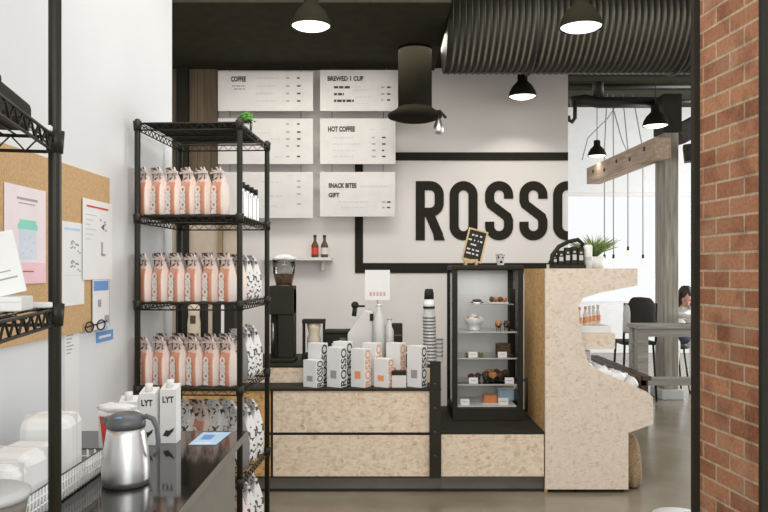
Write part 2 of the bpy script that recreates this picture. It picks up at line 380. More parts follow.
menu(218, 313, 118.5, 164, 'white menu board with price columns, directly below the COFFEE board', [],
     [(258, 133, 12, 1.3, 2), (270, 139, 10, 1.3, 2), (275, 157, 8, 1.3, 2)]+prices([124, 132, 139, 146, 156.5], [286, 297]))
menu(320, 395.5, 118.5, 164, 'white menu board headed HOT COFFEE, above the black sign frame corner', [('HOT COFFEE', 328, 129, 27, 5.5)],
     [(333, y, w, 1.2, 2) for y, w in [(137.5, 20), (144, 27), (150.5, 24), (156.5, 22)]]+[(370, 129.5, 7, 1, 2), (381, 129.5, 7, 1, 2)]+prices([137.5, 144, 150.5, 156.5], [372, 382]))
menu(218, 313, 172, 218, 'lowest white menu board seen through the wire rack, single price column', [],
     [(262, 182, 20, 1.3, 2), (266, 196, 16, 1.3, 2), (262, 206, 16, 1.3, 2)]+prices([181, 187, 194, 204], [297]))
menu(320, 395, 172, 216.5, 'white menu board with two line bold heading, beside the ROSSO sign', [('SNACK BITES', 328.5, 185.5, 28, 5), ('GIFT', 328.5, 195, 11, 4.6)],
     [(360, 186, 30, .9, 2), (338, 202, 32, 1.1, 2), (341, 207.5, 26, 1.1, 2)]+prices([202, 207.5], [382, 387]))

# ------------------------------------------------------------------ pendants, duct, ceiling fixtures
def pendant(px, py, Y, d, ztop, label, cat='pendant lamp'):
    c = P(px, py, Y); t = thing('pendant_lamp', label, cat, c, 0, 'black bell pendant lamps')
    r = d/2; prof = [(r, 0), (r*1.0, .012), (r*.93, .05), (r*.72, .10), (r*.46, .135), (r*.36, .15), (r*.36, .21), (r*.30, .225), (.0001, .228)]
    s_ = d/.26
    MB().lathe([(a, b*s_) for a, b in prof], n=28, cap=False).build('shade', 'matte', t)
    MB().lathe([(.0001, -.022), (r*.5, -.016), (r*.8, -.004), (r*.95, .008)], n=28, cap=False).build('diffuser', 'glow', t)
    MB().tube([(0,0,.2*s_), (0,0,ztop-c.z)], .005, 6).build('cord', 'black', t)
    L = bpy.data.lights.new('pendant_light', 'SPOT'); L.energy = 12; L.spot_size = R(120); L.shadow_soft_size = .1; L.color = (1,.93,.85)
    lo = bpy.data.objects.new('pendant_light', L); C.objects.link(lo); lo.location = c+Vector((0,0,-.02))
pendant(311, 27, 4.86, .26, 4.6, 'black pendant lamp, hanging alone before the dark soffit')
pendant(581, 28, 4.62, .262, 4.6, 'largest black bell pendant lamp, in front of the ribbed duct')
pendant(522.5, 97, 6.6, .245, 4.6, 'black bell pendant lamp below the duct, before the white sign wall')
pendant(597, 156, 10.5, .255, 4.6, 'small distant dark pendant lamp beside the pale timber beam')
pendant(655.5, 126, 7.8, .26, 4.6, 'black pendant lamp in front of the timber post')
# ribbed duct
d = MB(); ring = []; x = .475; yc, zc, rd = 5.9, 3.455, .345
prof = []
while x < 3.6:
    prof += [(rd, x), (rd, x+.034), (rd+.0065, x+.038), (rd+.0065, x+.044), (rd, x+.048)]; x += .048
T = Matrix.Rotation(PI/2, 4, 'Y')
d.lathe([(a, b) for a, b in prof], n=56, T=T, c=(0, yc, zc))
dt = thing('air_duct', 'large round ribbed dark metal air duct along the ceiling', 'duct', (.475, yc, zc-rd))
d.build('duct_shell', mat('duct_metal', (.045,.042,.031), .42, .75), dt, world=True)
for xb in (1.15, 2.3): MB().tube([(xb, yc+(rd+.012)*math.cos(a), zc+(rd+.012)*math.sin(a)) for a in [2*PI*i/40 for i in range(40)]], .01, 6, closed=True).tube([(xb, yc, zc+rd+.01), (xb, yc, 4.6)], .006, 6).build('hanger_strap', 'pipe', dt, world=True)
# vertical black fixture
t = thing('vent_stack', 'black vertical round duct with wide flange dropping from dark ceiling', 'vent', P(415, 118, 6.3))
cx = PX(415, 6.3)
MB().lathe([(.142, 2.9), (.142, 3.43)], c=(cx, 6.3, 0), n=32).build('duct_pipe', 'matte', t, world=True)
MB().lathe([(.15, 2.81), (.225, 2.835), (.23, 2.86), (.17, 2.895), (.142, 2.92)], c=(cx, 6.3, 0), n=32).build('flange', 'matte', t, world=True)
t = thing('spotlight', 'small silver bulb spotlight clipped on the black vent flange', 'spotlight', P(438, 135, 6.2))
MB().tube([P(432, 112, 6.2), P(440, 111, 6.2), P(446, 118, 6.2)], .012, 8).tube([P(438, 112, 6.2), P(439, 122, 6.2)], .01, 8).build('bracket', 'black', t, world=True)
MB().lathe([(.012, .05), (.022, .03), (.04, -.02), (.045, -.06), (.03, -.085), (.0001, -.09)], c=P(438.5, 124, 6.2), n=16).build('bulb', 'steel', t, world=True)

# ------------------------------------------------------------------ far area timber, pipes, hanging bulbs
t = thing('timber_post', 'grey square timber post with dark steel cap in the far seating area', 'post', (PX(666, 9.05), 9.05, 0))
MB().box(3.355, 3.53, 8.95, 9.25, .12, 3.2).build('shaft', 'post', t, world=True, bevel=.008)
MB().box(3.345, 3.56, 8.93, 9.27, 3.2, 3.66).build('cap', 'black', t, world=True)
MB().box(3.31, 3.58, 8.90, 9.30, 0, .12).build('plinth', 'lgray', t, world=True, bevel=.01)
def beam(name, a, b, w, h, m, label, bolts=False):
    if not bolts:
        a = Vector(a); b = Vector(b); L = (b-a).length; q = (b-a).normalized().to_track_quat('Y', 'Z').to_matrix().to_4x4()
        return tag(MB(q).box(-w/2, w/2, 0, L, -h/2, h/2).build(name, m, bevel=.006, loc=a), label, 'beam')
    a = Vector(a); b = Vector(b); L = (b-a).length; q = (b-a).normalized().to_track_quat('Y', 'Z').to_matrix().to_4x4()
    t = thing(name, label, 'beam', a)
    mb = MB(Matrix.Translation(a) @ q).box(-w/2, w/2, 0, L, -h/2, h/2); mb.build('timber', m, t, world=True, bevel=.006)
    if bolts:
        k = MB(Matrix.Translation(a) @ q)
        for i in range(5): k.blob((-w/2, L*(.12+.19*i), -.02 if i % 2 else .03), .012, .03, .03)
        k.build('bolt_heads', 'bench', t, world=True)
beam('timber_beam', (3.25, 8.72, 2.98), (3.08, 11.0, 2.93), .20, .235, 'beam', 'pale wooden beam crossing beside the timber post', True)
beam('dark_timber_beam', (3.57, 8.9, 2.93), (4.7, 8.5, 3.05), .2, .2, 'dbeam', 'short dark horizontal beam joining the timber post below the brace')
beam('timber_brace', (3.60, 9.2, 3.2), (5.1, 9.4, 4.0), .2, .24, 'dbeam', 'dark diagonal brace rising away from the timber post')
def pipe(pts, r, label): tag(MB().tube(pts, r, 12).build('ceiling_pipe', 'pipe'), label, 'pipe')
pipe([P(571, 102, 9.3), P(585, 100, 9.3), P(597, 102.5, 9.3), P(656, 102.5, 9.3)], .07, 'thick dark horizontal pipe below the far ceiling')
pipe([P(560, 86, 9.8), P(700, 86, 9.8)], .03, 'thin dark pipe running above the thick ceiling pipe')
pipe([P(598, 75, 9.3), P(598, 98, 9.3)], .07, 'short vertical dark pipe dropping to the thick pipe')
pipe([P(575, 100, 9.1), P(575, 118, 9.1), P(572, 122, 9.1), P(569, 120, 9.1), P(568, 116, 9.1)], .025, 'hooked dark pipe end beside the sign wall edge')
pipe([P(655, 101, 10.2), P(705, 101, 10.2)], .025, 'thin dark pipe between timber post cap and brick pillar')
tag(MB().box(PX(560, 8.4), 6, 8.3, 8.5, PZ(79, 8.4), 4.6).build('ceiling_joist', 'ceil'), 'dark ceiling joist across the far area, just behind duct', 'joist')
tag(MB().box(PX(560, 11), 8, 10.9, 11.1, PZ(92, 11), 4.6).build('ceiling_joist', 'ceil'), 'dark ceiling joist across the far area, farther back', 'joist')
for k, (px, py) in enumerate([(604.5, 262), (613.5, 262), (628, 254), (643, 262)]):
    Yb = 11.6; c = P(px, py, Yb)
    t = thing('hanging_bulb', 'bare bulb on a long cord, %s counting from the sign wall' % FW[k], 'pendant bulb', c, 0, 'bare bulbs hanging on long cords')
    MB().lathe([(.0001, -.04), (.025, -.03), (.035, 0), (.02, .045), (.014, .06)], n=12).build('bulb', 'bulb', t)
    MB().lathe([(.018, .055), (.018, .11), (.006, .12)], n=10).build('socket', 'black', t)
    MB().tube([(0,0,.11), (0,0,PZ(150, Yb)-c.z), (-(px-612)*.012*.6, 0, 4.6-c.z)], .009, 5).build('cord', 'grayink', t)
tag(MB().tube([P(620, 100, 11), P(608, 118, 11), P(588, 138, 11), P(582, 160, 11)], .008, 5).build('slack_cable', 'grayink'), 'thin slack cable looping from thick pipe toward the sign wall', 'cable')
tag(MB().tube([P(612, 104, 11), P(622, 140, 11), P(630, 158, 11)], .008, 5).build('slack_cable', 'grayink'), 'thin slack cable slanting down from thick pipe to the beam', 'cable')

# table, jackets, bench, person
Yt = 8.0
t = thing('bar_table', 'grey wooden high bar table with cross rail by timber post', 'table', (3.4, 8.17, 0))
x0, x1 = PX(637, Yt), 4.6
MB().box(x0, x1, Yt, 8.34, PZ(329, Yt), PZ(325, Yt)+.0).build('tabletop', 'gtable', t, world=True, bevel=.005)
MB().box(x0+.05, x1-.05, Yt+.03, Yt+.06, PZ(337, Yt), PZ(328.6, Yt)).build('apron', 'gtable', t, world=True)
zt = PZ(328.6, Yt)
for (lx, ly) in [(PX(638.5, Yt), Yt+.02), (PX(638.5, Yt), 8.21), (x1-.16, Yt+.02), (x1-.16, 8.21)]:
    MB().box(lx, lx+.115, ly, ly+.11, 0, zt).build('leg', 'gtable', t, world=True, bevel=.004)
MB().box(PX(648, Yt), x1-.16, Yt+.03, Yt+.11, PZ(386, Yt), PZ(378, Yt)).build('cross_rail', 'gtable', t, world=True, bevel=.004)
# bar chair with jacket
t = thing('bar_chair', 'black bar chair behind the table, carrying a black jacket', 'chair', (3.03, 9.02, 0))
sx, sy = 3.03, 9.05
MB().box(sx-.2, sx+.2, sy-.2, sy+.2, .66, .70).build('seat', 'black', t, world=True, bevel=.01)
for a in (-1, 1):
    for b in (-1, 1): MB().tube([(sx+a*.2, sy+b*.2, 0), (sx+a*.17, sy+b*.17, .66)], .014, 8).build('leg', 'black', t, world=True)
MB().tube([(sx-.19, sy-.2, .7), (sx-.19, sy-.23, 1.15), (sx+.19, sy-.23, 1.15), (sx+.19, sy-.2, .7)], .015, 8).build('back_frame', 'black', t, world=True)
def jacket(name, c, w, d, h, m, label, seed):
    mb = MB(); n = 22; k = 9; vs = []
    for i in range(k):
        f = i/(k-1); z = c[2]-h*.5+h*f
        q = (1-.10*f) if f < .75 else (.925-.62*(f-.75)**.8/.33*.5)
        for j in range(n):
            a = 2*PI*j/n; e = abs(math.cos(a))**.6*math.copysign(1, math.cos(a)); g = abs(math.sin(a))**.8*math.copysign(1, math.sin(a))
            s_ = 1+.10*noise.noise(Vector((math.cos(a)*2, math.sin(a)*2+seed, f*3)))
            vs.append((c[0]+e*w/2*q*s_, c[1]+g*d/2*q*s_, z+.03*noise.noise(Vector((a, seed, 1)))))
    mb.add(vs, [(i*n+j, i*n+(j+1) % n, (i+1)*n+(j+1) % n, (i+1)*n+j) for i in range(k-1) for j in range(n)]+[tuple(range((k-1)*n, k*n)), tuple(reversed(range(n)))], 0, True)
    return tag(mb.build(name, m, sub=1), label, 'jacket')
jacket('jacket', (PX(640, 8.8), 8.765, 1.02), .36, .12, .43, 'jacket', 'black jacket hung over the bar chair back', 1)
jacket('gray_jacket', (PX(625, 8.8), 8.74, .98), .09, .07, .34, 'lgray', 'narrow grey cloth hanging beside the black jacket, sign wall side', 4)
t = thing('slatted_bench', 'long low dark brown slatted bench receding toward the far wall', 'bench', (2.49, 8.4, 0))
for k in range(4): MB().box(2.30+k*.10, 2.30+k*.10+.085, 7.5, 9.4, .44, .48).build('slat', 'bench', t, world=True)
for (a, b) in [(2.31, 7.55), (2.60, 7.55), (2.31, 9.25), (2.60, 9.25)]: MB().box(a, a+.07, b, b+.07, 0, .44).build('leg', 'bench', t, world=True)
MB().box(2.33, 2.65, 7.55, 9.3, .38, .44).build('frame', 'bench', t, world=True)

def skin_body(name, joints, edges, parent, m, loc):
    me = bpy.data.meshes.new(name); me.from_pydata([Vector(j[0])-Vector(loc) for j in joints], edges, [])
    o = bpy.data.objects.new(name, me); C.objects.link(o); o.parent = parent
    me.materials.append(M[m])
    s = o.modifiers.new('skin', 'SKIN'); s.use_smooth_shade = True
    for i, j in enumerate(joints):
        v = me.skin_vertices[0].data[i]; v.radius = (j[1], j[2] if len(j) > 2 else j[1]); v.use_root = (i == 0)
    b = o.modifiers.new('sub', 'SUBSURF'); b.levels = 2; b.render_levels = 2
    return o
hx, hy = PX(688, 9.0)+.03, 9.0
ploc = (hx, 9.45, 0)
t = thing('person', 'person with dark hair in white top, seated leaning over bar table', 'person', ploc)
J = [((hx, 9.52, .72), .13, .12), ((hx, 9.50, .90), .125, .10), ((hx-.01, 9.44, 1.06), .14, .10), ((hx-.01, 9.33, 1.14), .07, .07), ((hx-.01, 9.26, 1.165), .045), ((hx-.005, 9.19, 1.20), .06),
     ((hx-.15, 9.38, 1.10), .05), ((hx-.155, 9.12, 1.0), .04), ((hx-.07, 8.80, .995), .03), ((hx-.05, 8.50, .99), .022),
     ((hx+.16, 9.38, 1.10), .05), ((hx+.20, 9.12, 1.0), .04), ((hx+.10, 8.80, 1.0), .03), ((hx+.05, 8.50, .99), .022),
     ((hx-.10, 9.45, .70), .085), ((hx-.11, 9.16, .66), .06), ((hx-.11, 9.20, .33), .045), ((hx-.11, 9.22, .08), .035), ((hx-.11, 9.10, .05), .03),
     ((hx+.10, 9.45, .70), .085), ((hx+.11, 9.16, .66), .06), ((hx+.11, 9.20, .33), .045), ((hx+.11, 9.22, .08), .035), ((hx+.11, 9.10, .05), .03)]
E = [(0,1), (1,2), (2,3), (3,4), (4,5), (2,6), (6,7), (7,8), (8,9), (2,10), (10,11), (11,12), (12,13), (0,14), (14,15), (15,16), (16,17), (17,18), (0,19), (19,20), (20,21), (21,22), (22,23)]
skin_body('body', J, E, t, 'shirt', ploc)
hm = MB()
Th = Matrix.Translation((hx-.005, 9.14, 1.215)) @ Matrix.Rotation(R(32), 4, 'X')
hd = MB(Th); hd.blob((0,0,0), .075, .092, .112, n=20); hd.blob((0,-.045,-.06), .05, .05, .05, n=14); hd.blob((0,-.098,-.015), .012, .018, .022, n=8)
for a in (-1, 1): hd.blob((a*.076, .01, -.01), .012, .02, .03, n=8)
hd.build('head', 'skin', t, world=True)
hf = MB(Th)
for a in (-1, 1): hf.blob((a*.03, -.085, .012), .011, .008, .006, n=8)
hf.tube([(-.022, -.088, -.055), (0, -.094, -.053), (.022, -.088, -.055)], .005, 6)
hf.build('face_features', 'hair', t, world=True)
hh = MB(Th); hh.blob((0,.022,.028), .09, .098, .115, n=22, amp=.12, seed=3); hh.blob((-.062,.0,-.04), .03, .06, .095, n=12, amp=.2, seed=2); hh.blob((.062,.02,-.05), .03, .06, .11, n=12, amp=.2, seed=5); hh.blob((0,.08,-.03), .07, .05, .10, n=12)
hh.build('hair', 'hair', t, world=True)
for side, c0 in ((-1, J[9][0]), (1, J[13][0])):
    hnd = MB(); cx_, cy_, cz_ = c0
    hnd.blob((cx_, cy_-.02, cz_), .038, .045, .016, n=12)
    for k in range(4): 
        o_ = (k-1.5)*.019; L = [.062, .075, .07, .055][k]
        hnd.tube([(cx_+o_, cy_-.05, cz_), (cx_+o_*1.1, cy_-.05-L*.55, cz_+.006), (cx_+o_*1.1, cy_-.05-L, cz_-.012)], [.0085, .008, .0065], 8)
    hnd.tube([(cx_-side*.03, cy_-.01, cz_), (cx_-side*.052, cy_-.035, cz_), (cx_-side*.05, cy_-.06, cz_-.004)], [.011, .0095, .008], 8)
    hnd.build('hand', 'skin', t, world=True)
MB().blob((hx, 9.36, .70), .16, .22, .085, n=14).build('trousers', 'denim', t, world=True)
t = thing('bar_stool', 'round backless bar stool beneath the seated person', 'stool', (hx, 9.5, 0))
MB().lathe([(.0001, .56), (.17, .56), (.18, .575), (.18, .595), (.0001, .60)], c=(hx, 9.5, 0)).build('seat', 'black', t, world=True)
for a in range(4):
    q = PI/4+a*PI/2; MB().tube([(hx+.12*math.cos(q), 9.5+.12*math.sin(q), .56), (hx+.2*math.cos(q), 9.5+.2*math.sin(q), 0)], .012, 8).build('leg', 'black', t, world=True)
t = thing('bowl', 'small white bowl on the bar table before the person', 'bowl', (PX(690, 8.2), 8.2, PZ(325, Yt)))
MB().lathe([(.03, 0), (.04, .005), (.075, .05), (.078, .055), (.07, .052), (.0001, .02)], n=20, cap=False).build('dish', 'white', t)
MB().blob((0,0,.04), .055, .055, .02, n=12, amp=.3).build('food', 'bread', t)

# ------------------------------------------------------------------ service counter
PS = mat('plinth_stone', (.12,.112,.09), .4)
Y0 = 5.2
t = SC = thing('service_counter', 'long low service counter faced with OSB panels in black frame', 'counter', (-.4, 5.25, 0))
def fp(name, a, b, y0, y1, m, d0=0, d1=.02, bev=.002): MB().box(PX(a, Y0), PX(b, Y0), Y0+d0, Y0+d1, PZ(y1, Y0), PZ(y0, Y0)).build(name, m, t, world=True, bevel=bev)
fp('panel', 273, 429.5, 391, 432.5, 'osb'); fp('panel', 273, 429.5, 435.5, 476.5, 'osb')
fp('panel', 175, 270.5, 391, 432.5, 'osbo'); fp('panel', 175, 270.5, 435.5, 476.5, 'osbo')  # shaded stretch of the counter front, shade painted into the OSB colour
fp('frame', 175, 430, 388.6, 478, 'black', .012, .05)
t = thing('counter_post', 'black bolted steel post between boxed ledge and pastry case', 'post', (PX(435, Y0), Y0, PZ(477, Y0)))
fp('upright', 429.7, 440.5, 361, 477, 'black', -.035, -.0105)
for k in range(4): MB().blob(P(435, 384+k*24, Y0-.035), .006, .004, .006, n=8).build('bolt', 'dsteel', t, world=True)
t = SC
MB().box(PX(175, Y0), PX(441, Y0), Y0-.01, 5.47, PZ(390.8, Y0), PZ(388.4, Y0)).build('ledge', 'black', t, world=True)
MB().box(PX(175, Y0), PX(440.5, Y0), 5.25, 5.44, .12, .70).build('carcass', 'black', t, world=True)
MB().box(PX(175, Y0), PX(441, Y0), 5.235, 5.44, 0, PZ(477, Y0)).build('plinth', PS, t, world=True)
MB().box(PX(175, Y0), PX(441, Y0), 5.225, 5.235, 0, .018).build('plinth_foot', 'black', t, world=True)

t = thing('work_counter', 'raised black topped work counter behind the boxed ledge', 'counter', (-.4, 5.9, 0))
MB().box(PX(175, Y0), PX(441, Y0), 5.475, 5.495, 0, .833).build('riser', 'osb', t, world=True)
MB().box(PX(175, Y0), PX(441, Y0), 5.475, 6.25, .833, .85).build('worktop', 'black', t, world=True)
MB().box(PX(175, Y0), PX(440.5, Y0), 5.50, 6.2, 0, .83).build('carcass', 'black', t, world=True)
t = thing('low_counter', 'low OSB fronted counter section carrying the pastry display case', 'counter', (.75, 5.7, 0))
MB().box(PX(441.2, Y0), PX(544, Y0), Y0, Y0+.02, PZ(476.5, Y0), PZ(434.5, Y0)).build('panel', 'osb', t, world=True, bevel=.002)
MB().box(PX(441.2, Y0), PX(544.6, Y0), 5.2, 6.2, PZ(434.4, Y0), PZ(432, Y0)).build('top', 'black', t, world=True)
MB().box(PX(441.2, Y0), PX(544.5, Y0), 5.23, 6.15, .12, .40).build('carcass', 'black', t, world=True)
MB().box(PX(441.2, Y0), PX(544.5, Y0), 5.235, 6.1, 0, .12).build('plinth', PS, t, world=True)
MB().box(PX(441.2, Y0), PX(544.5, Y0), 5.225, 5.235, 0, .018).build('plinth_foot', 'black', t, world=True)
# ------------------------------------------------------------------ display case
ZD = PZ(432, Y0)
cx0, cx1, cy0, cy1, cz0, cz1 = PX(452.5, 5.6), PX(523.5, 5.6), 5.6, 6.1, ZD, PZ(265, 5.6)
t = thing('display_case', 'tall black framed glass pastry display case on the counter', 'display case', ((cx0+cx1)/2, cy0, ZD))
fw = .038
for (a, b) in [(cx0, cy0), (cx1-fw, cy0), (cx0, cy1-fw), (cx1-fw, cy1-fw)]: MB().box(a, a+fw, b, b+fw, cz0+.08, cz1-.04).build('corner_post', 'black', t, world=True, bevel=.004)
MB().box(cx0, cx1, cy0, cy1, cz1-.04, cz1).build('top', 'black', t, world=True, bevel=.012)
MB().box(cx0, cx1, cy0, cy1, cz0, cz0+.09).build('base', 'black', t, world=True, bevel=.004)
MB().box(cx0+.04, cx1-.04, cy1-.02, cy1-.01, cz0+.09, cz1-.04).build('back_panel', 'white', t, world=True)
MB().box(cx0+fw, cx1-fw, cy0+.012, cy0+.018, cz0+.09, cz1-.04).build('front_glass', 'glass', t, world=True)
for xx in (cx0+.012, cx1-.018): MB().box(xx, xx+.006, cy0+fw, cy1-fw, cz0+.09, cz1-.04).build('side_glass', 'glass', t, world=True)
MB().box(PX(509, 6), PX(514.5, 6), 5.98, 6.03, PZ(424, 6), PZ(289, 6)).build('shelf_rail', 'black', t, world=True)
MB().box(cx0+fw+.005, cx1-fw-.005, 5.66, 6.06, cz0+.09, cz0+.10).build('case_floor', 'offw', t, world=True)
shelfz = {}
Yc = 5.72
for k, py in enumerate([304, 331, 357, 383]):
    z = PZ(py, Yc); shelfz[k] = z
    if k == 0: MB().box(PX(470, 5.85), PX(511, 5.85), 5.72, 6.0, z-.006, z).build('shelf', 'clear', t, world=True)
    else: MB().box(cx0+fw, cx1-fw, 5.66, 6.05, z-.008, z).build('shelf', 'clear', t, world=True); MB().box(cx0+fw, cx1-fw, 5.655, 5.662, z-.009, z+.001).build('shelf_edge', 'lgray', t, world=True)
MB().tube([P(526.5, 378, 5.55), P(526.5, 412, 5.55)], .011, 8).tube([P(526.5, 380, 5.55), P(524, 380, 5.6)], .008, 6).tube([P(526.5, 410, 5.55), P(524, 410, 5.6)], .008, 6).build('handle', 'black', t, world=True)
def card(px, py, w, h, Y, label, z=None):
    u_ = Y/FP; zz = z if z is not None else PZ(py, Y)
    T = Matrix.Translation((PX(px, Y), Y, zz)) @ Matrix.Rotation(R(-12), 4, 'X')
    o = MB(T).box(-w*u_/2, w*u_/2, -.001, .001, 0, h*u_); o.box(-w*u_*.3, w*u_*.3, -.0016, -.001, h*u_*.45, h*u_*.55, 1)
    return tag(o.box(-w*u_/2, w*u_/2, 0, .02, 0, .0015).build('price_card', ['white', 'grayink']), label, 'price card', 'price cards in the display case')
cf = cz0+.1
card(473, 0, 9, 5.5, 5.70, 'white price card below the glass bowl, before green cookies', shelfz[2])
card(502.5, 0, 9, 5.5, 5.70, 'white price card in front of the tall chocolate loaf', shelfz[2])
card(473.5, 0, 9, 6, 5.69, 'white price card in front of the small dark muffins', shelfz[3])
card(509.5, 0, 9, 6, 5.69, 'white price card at handle side of the dark muffins', shelfz[3])
card(465, 0, 9, 6, 5.69, 'white price card on case floor, apart from the foods', cf)
card(503.5, 0, 10, 7, 5.69, 'white price card between loaf and blue container, case floor', cf)
# foods
def plate(px, Y, z, r, label, food, m):
    t = thing('pastry_tray', label, 'pastry tray', (PX(px, Y), Y, z)); MB().lathe([(r*.8, 0), (r, .012), (r*.95, .014), (.0001, .008)], n=20, ell=(1,.6), cap=False).build('plate', 'clear', t)
    return t
t = thing('pastry_tray', 'pastry bars in a small tray on topmost shelf of display case', 'pastry tray', (PX(499, 5.8), 5.8, shelfz[0]))
MB().box(-.085, .065, -.06, .06, .0, .012).build('tray', 'offw', t, bevel=.003)
for k in range(4): MB().blob((-.058+k*.033, -.01, .034), .02, .045, .022, n=10, amp=.2, seed=k).build('pastry', 'bread' if k % 2 else 'brown', t)
t = thing('glass_plate', 'small glass plate with one dark pastry, topmost shelf', 'plate', (PX(477, 5.8), 5.8, shelfz[0]))
MB().lathe([(.03, 0), (.06, .01), (.058, .012), (.0001, .006)], n=18, cap=False).build('dish', 'clear', t); MB().blob((0,0,.022), .038, .035, .014, n=10, amp=.2).build('pastry', 'brown', t)
t = thing('glass_bowl', 'footed glass bowl heaped with small pastries in display case', 'bowl', (PX(474, 5.8), 5.8, shelfz[1]))
MB().lathe([(.045, 0), (.05, .004), (.035, .012), (.06, .05), (.082, .095), (.079, .095), (.055, .05), (.0001, .02)], n=22, cap=False).build('dish', 'cupglass', t)
for k in range(7): a = k*PI/3; MB().blob((.045*math.cos(a)*(k < 6), .045*math.sin(a)*(k < 6), .085+.02*(k == 6)), .028, .028, .022, n=10, amp=.3, seed=k).build('pastry', 'bread' if k % 2 else 'offw', t)
for k, px in enumerate([498.5, 506.5]):
    t = thing('dessert_cup', 'small glass dessert cup with dark topping, %s' % ('beside the footed bowl', 'beside the black rail')[k], 'dessert cup', (PX(px, 5.8), 5.8, shelfz[1]))
    MB().lathe([(.018, 0), (.022, .03), (.028, .05), (.026, .05), (.0001, .01)], n=16, cap=False).build('cup', 'clear', t); MB().blob((0,0,.05), .027, .027, .024, n=10, amp=.3, seed=k).build('topping', 'brown' if k else 'bread', t)
t = thing('cake_box', 'dark chocolate loaf on the display shelf under dessert cups', 'cake', (PX(503, 5.85), 5.85, shelfz[2]))
MB().box(-.055, .055, -.04, .04, 0, .095).build('loaf', 'brown', t, bevel=.012)
t = thing('cheese_plate', 'flat glass plate with small cookies above the dark muffins', 'plate', (PX(474, 5.82), 5.82, shelfz[2]))
MB().lathe([(.04, 0), (.08, .008), (.0001, .006)], n=18, cap=False).build('dish', 'clear', t)
for k in range(4): MB().blob((-.055+k*.036, -.01, .018), .017, .02, .01, n=8, seed=k, amp=.2).build('cookie', 'dgreen' if k % 2 else 'bread', t)
mp = [(471, 5.82), (478, 5.86), (486, 5.80), (493, 5.78), (500, 5.8), (489, 5.92), (497, 5.92), (505, 5.88)]
for k, (px, Y) in enumerate(mp):
    sc = .8 if k < 2 else 1.05
    t = thing('muffin', 'dark chocolate muffin, %s on the muffin shelf' % (['small and first', 'small and second', 'third in front row', 'fourth in front row', 'fifth in front row', 'rear first', 'rear middle', 'rear last'][k]), 'muffin', (PX(px, Y), Y, shelfz[3]), 0, 'dark muffins in the display case')
    MB().lathe([(.018*sc, 0), (.026*sc, .035*sc)], n=14).build('wrapper', 'black', t); MB().blob((0,0,.05*sc), .033*sc, .033*sc, .027*sc, n=12, amp=.35, seed=k, fr=4).build('crown', 'brown' if k != 3 and k != 5 else 'bread', t)
t = thing('loaf_cake', 'orange brown loaf at the bottom of the display case', 'cake', (PX(490, 5.76), 5.76, cf))
MB().box(-.055, .055, -.04, .04, 0, .07).build('loaf', 'loaf', t, bevel=.015); MB().box(-.062, .062, -.046, .046, .0, .008).build('paper', 'offw', t)
t = thing('food_container', 'pale blue lidded plastic container on display case floor', 'container', (PX(505, 5.92), 5.92, cf))
MB().box(-.065, .065, -.05, .05, 0, .09).build('tub', 'lblue', t, bevel=.008); MB().box(-.07, .07, -.055, .055, .09, .105).build('lid', 'white', t, bevel=.004)

# on top of the case
zt = cz1
t = thing('letter_board', 'wood framed black letter board leaning on top of display case', 'sign board', (PX(471, 5.75), 5.75, zt))
T = Matrix.Rotation(R(15), 4, 'Y') @ Matrix.Rotation(R(-10), 4, 'X')
w, h = .155, .255
X0 = Matrix.Translation((0,0,.03)) @ T
MB(X0).box(-w/2+.012, w/2-.012, -.004, .008, .012, h-.012).build('black_panel', 'black', t)
MB(X0).box(-w/2, w/2, -.01, .012, 0, .012).box(-w/2, w/2, -.01, .012, h-.012, h).box(-w/2, -w/2+.012, -.01, .012, .012, h-.012).box(w/2-.012, w/2, -.01, .012, .012, h-.012).build('frame', 'fwood', t, bevel=.001)
MB().box(-.05, -.035, -.045, .07, .0, .035).box(.03, .045, -.045, .07, .0, .035).box(-.055, .05, -.01, .03, .02, .045).build('stand', 'fwood', t)
lm = MB(X0)
for (zz, ws) in [(.205, [(-.03, .022), (.0, .026), (.032, .02)]), (.165, [(-.045, .03), (-.01, .012), (.02, .012), (.042, .018)]), (.13, [(-.01, .05)]), (.09, [(-.04, .03), (-.005, .02), (.032, .034)]), (.058, [(-.034, .036), (.005, .025), (.035, .02)])]:
    for (xx, ww) in ws:
        n_ = max(1, int(ww/.009)); 
        for q in range(n_): lm.box(xx-ww/2+q*.009, xx-ww/2+q*.009+.0068, -.0075, -.004, zz-.006, zz+.006)
lm.build('letters', 'white', t)
t = thing('paper_cup', 'small white cup with printed black marks on display case top', 'cup', (PX(500.5, 5.75), 5.75, zt))
MB().lathe([(.026, 0), (.038, .085), (.04, .09), (.036, .09), (.0001, .01)], n=22, cap=False).build('cup', 'offw', t)
MB().blob((-.018, -.03, .06), .008, .004, .01, n=8).blob((.012, -.032, .058), .008, .004, .008, n=8).blob((0, -.029, .025), .012, .003, .012, n=8).tube([(-.028, -.025, .075), (0, -.037, .08), (.028, -.025, .075)], .003, 6).build('print', 'ink', t)
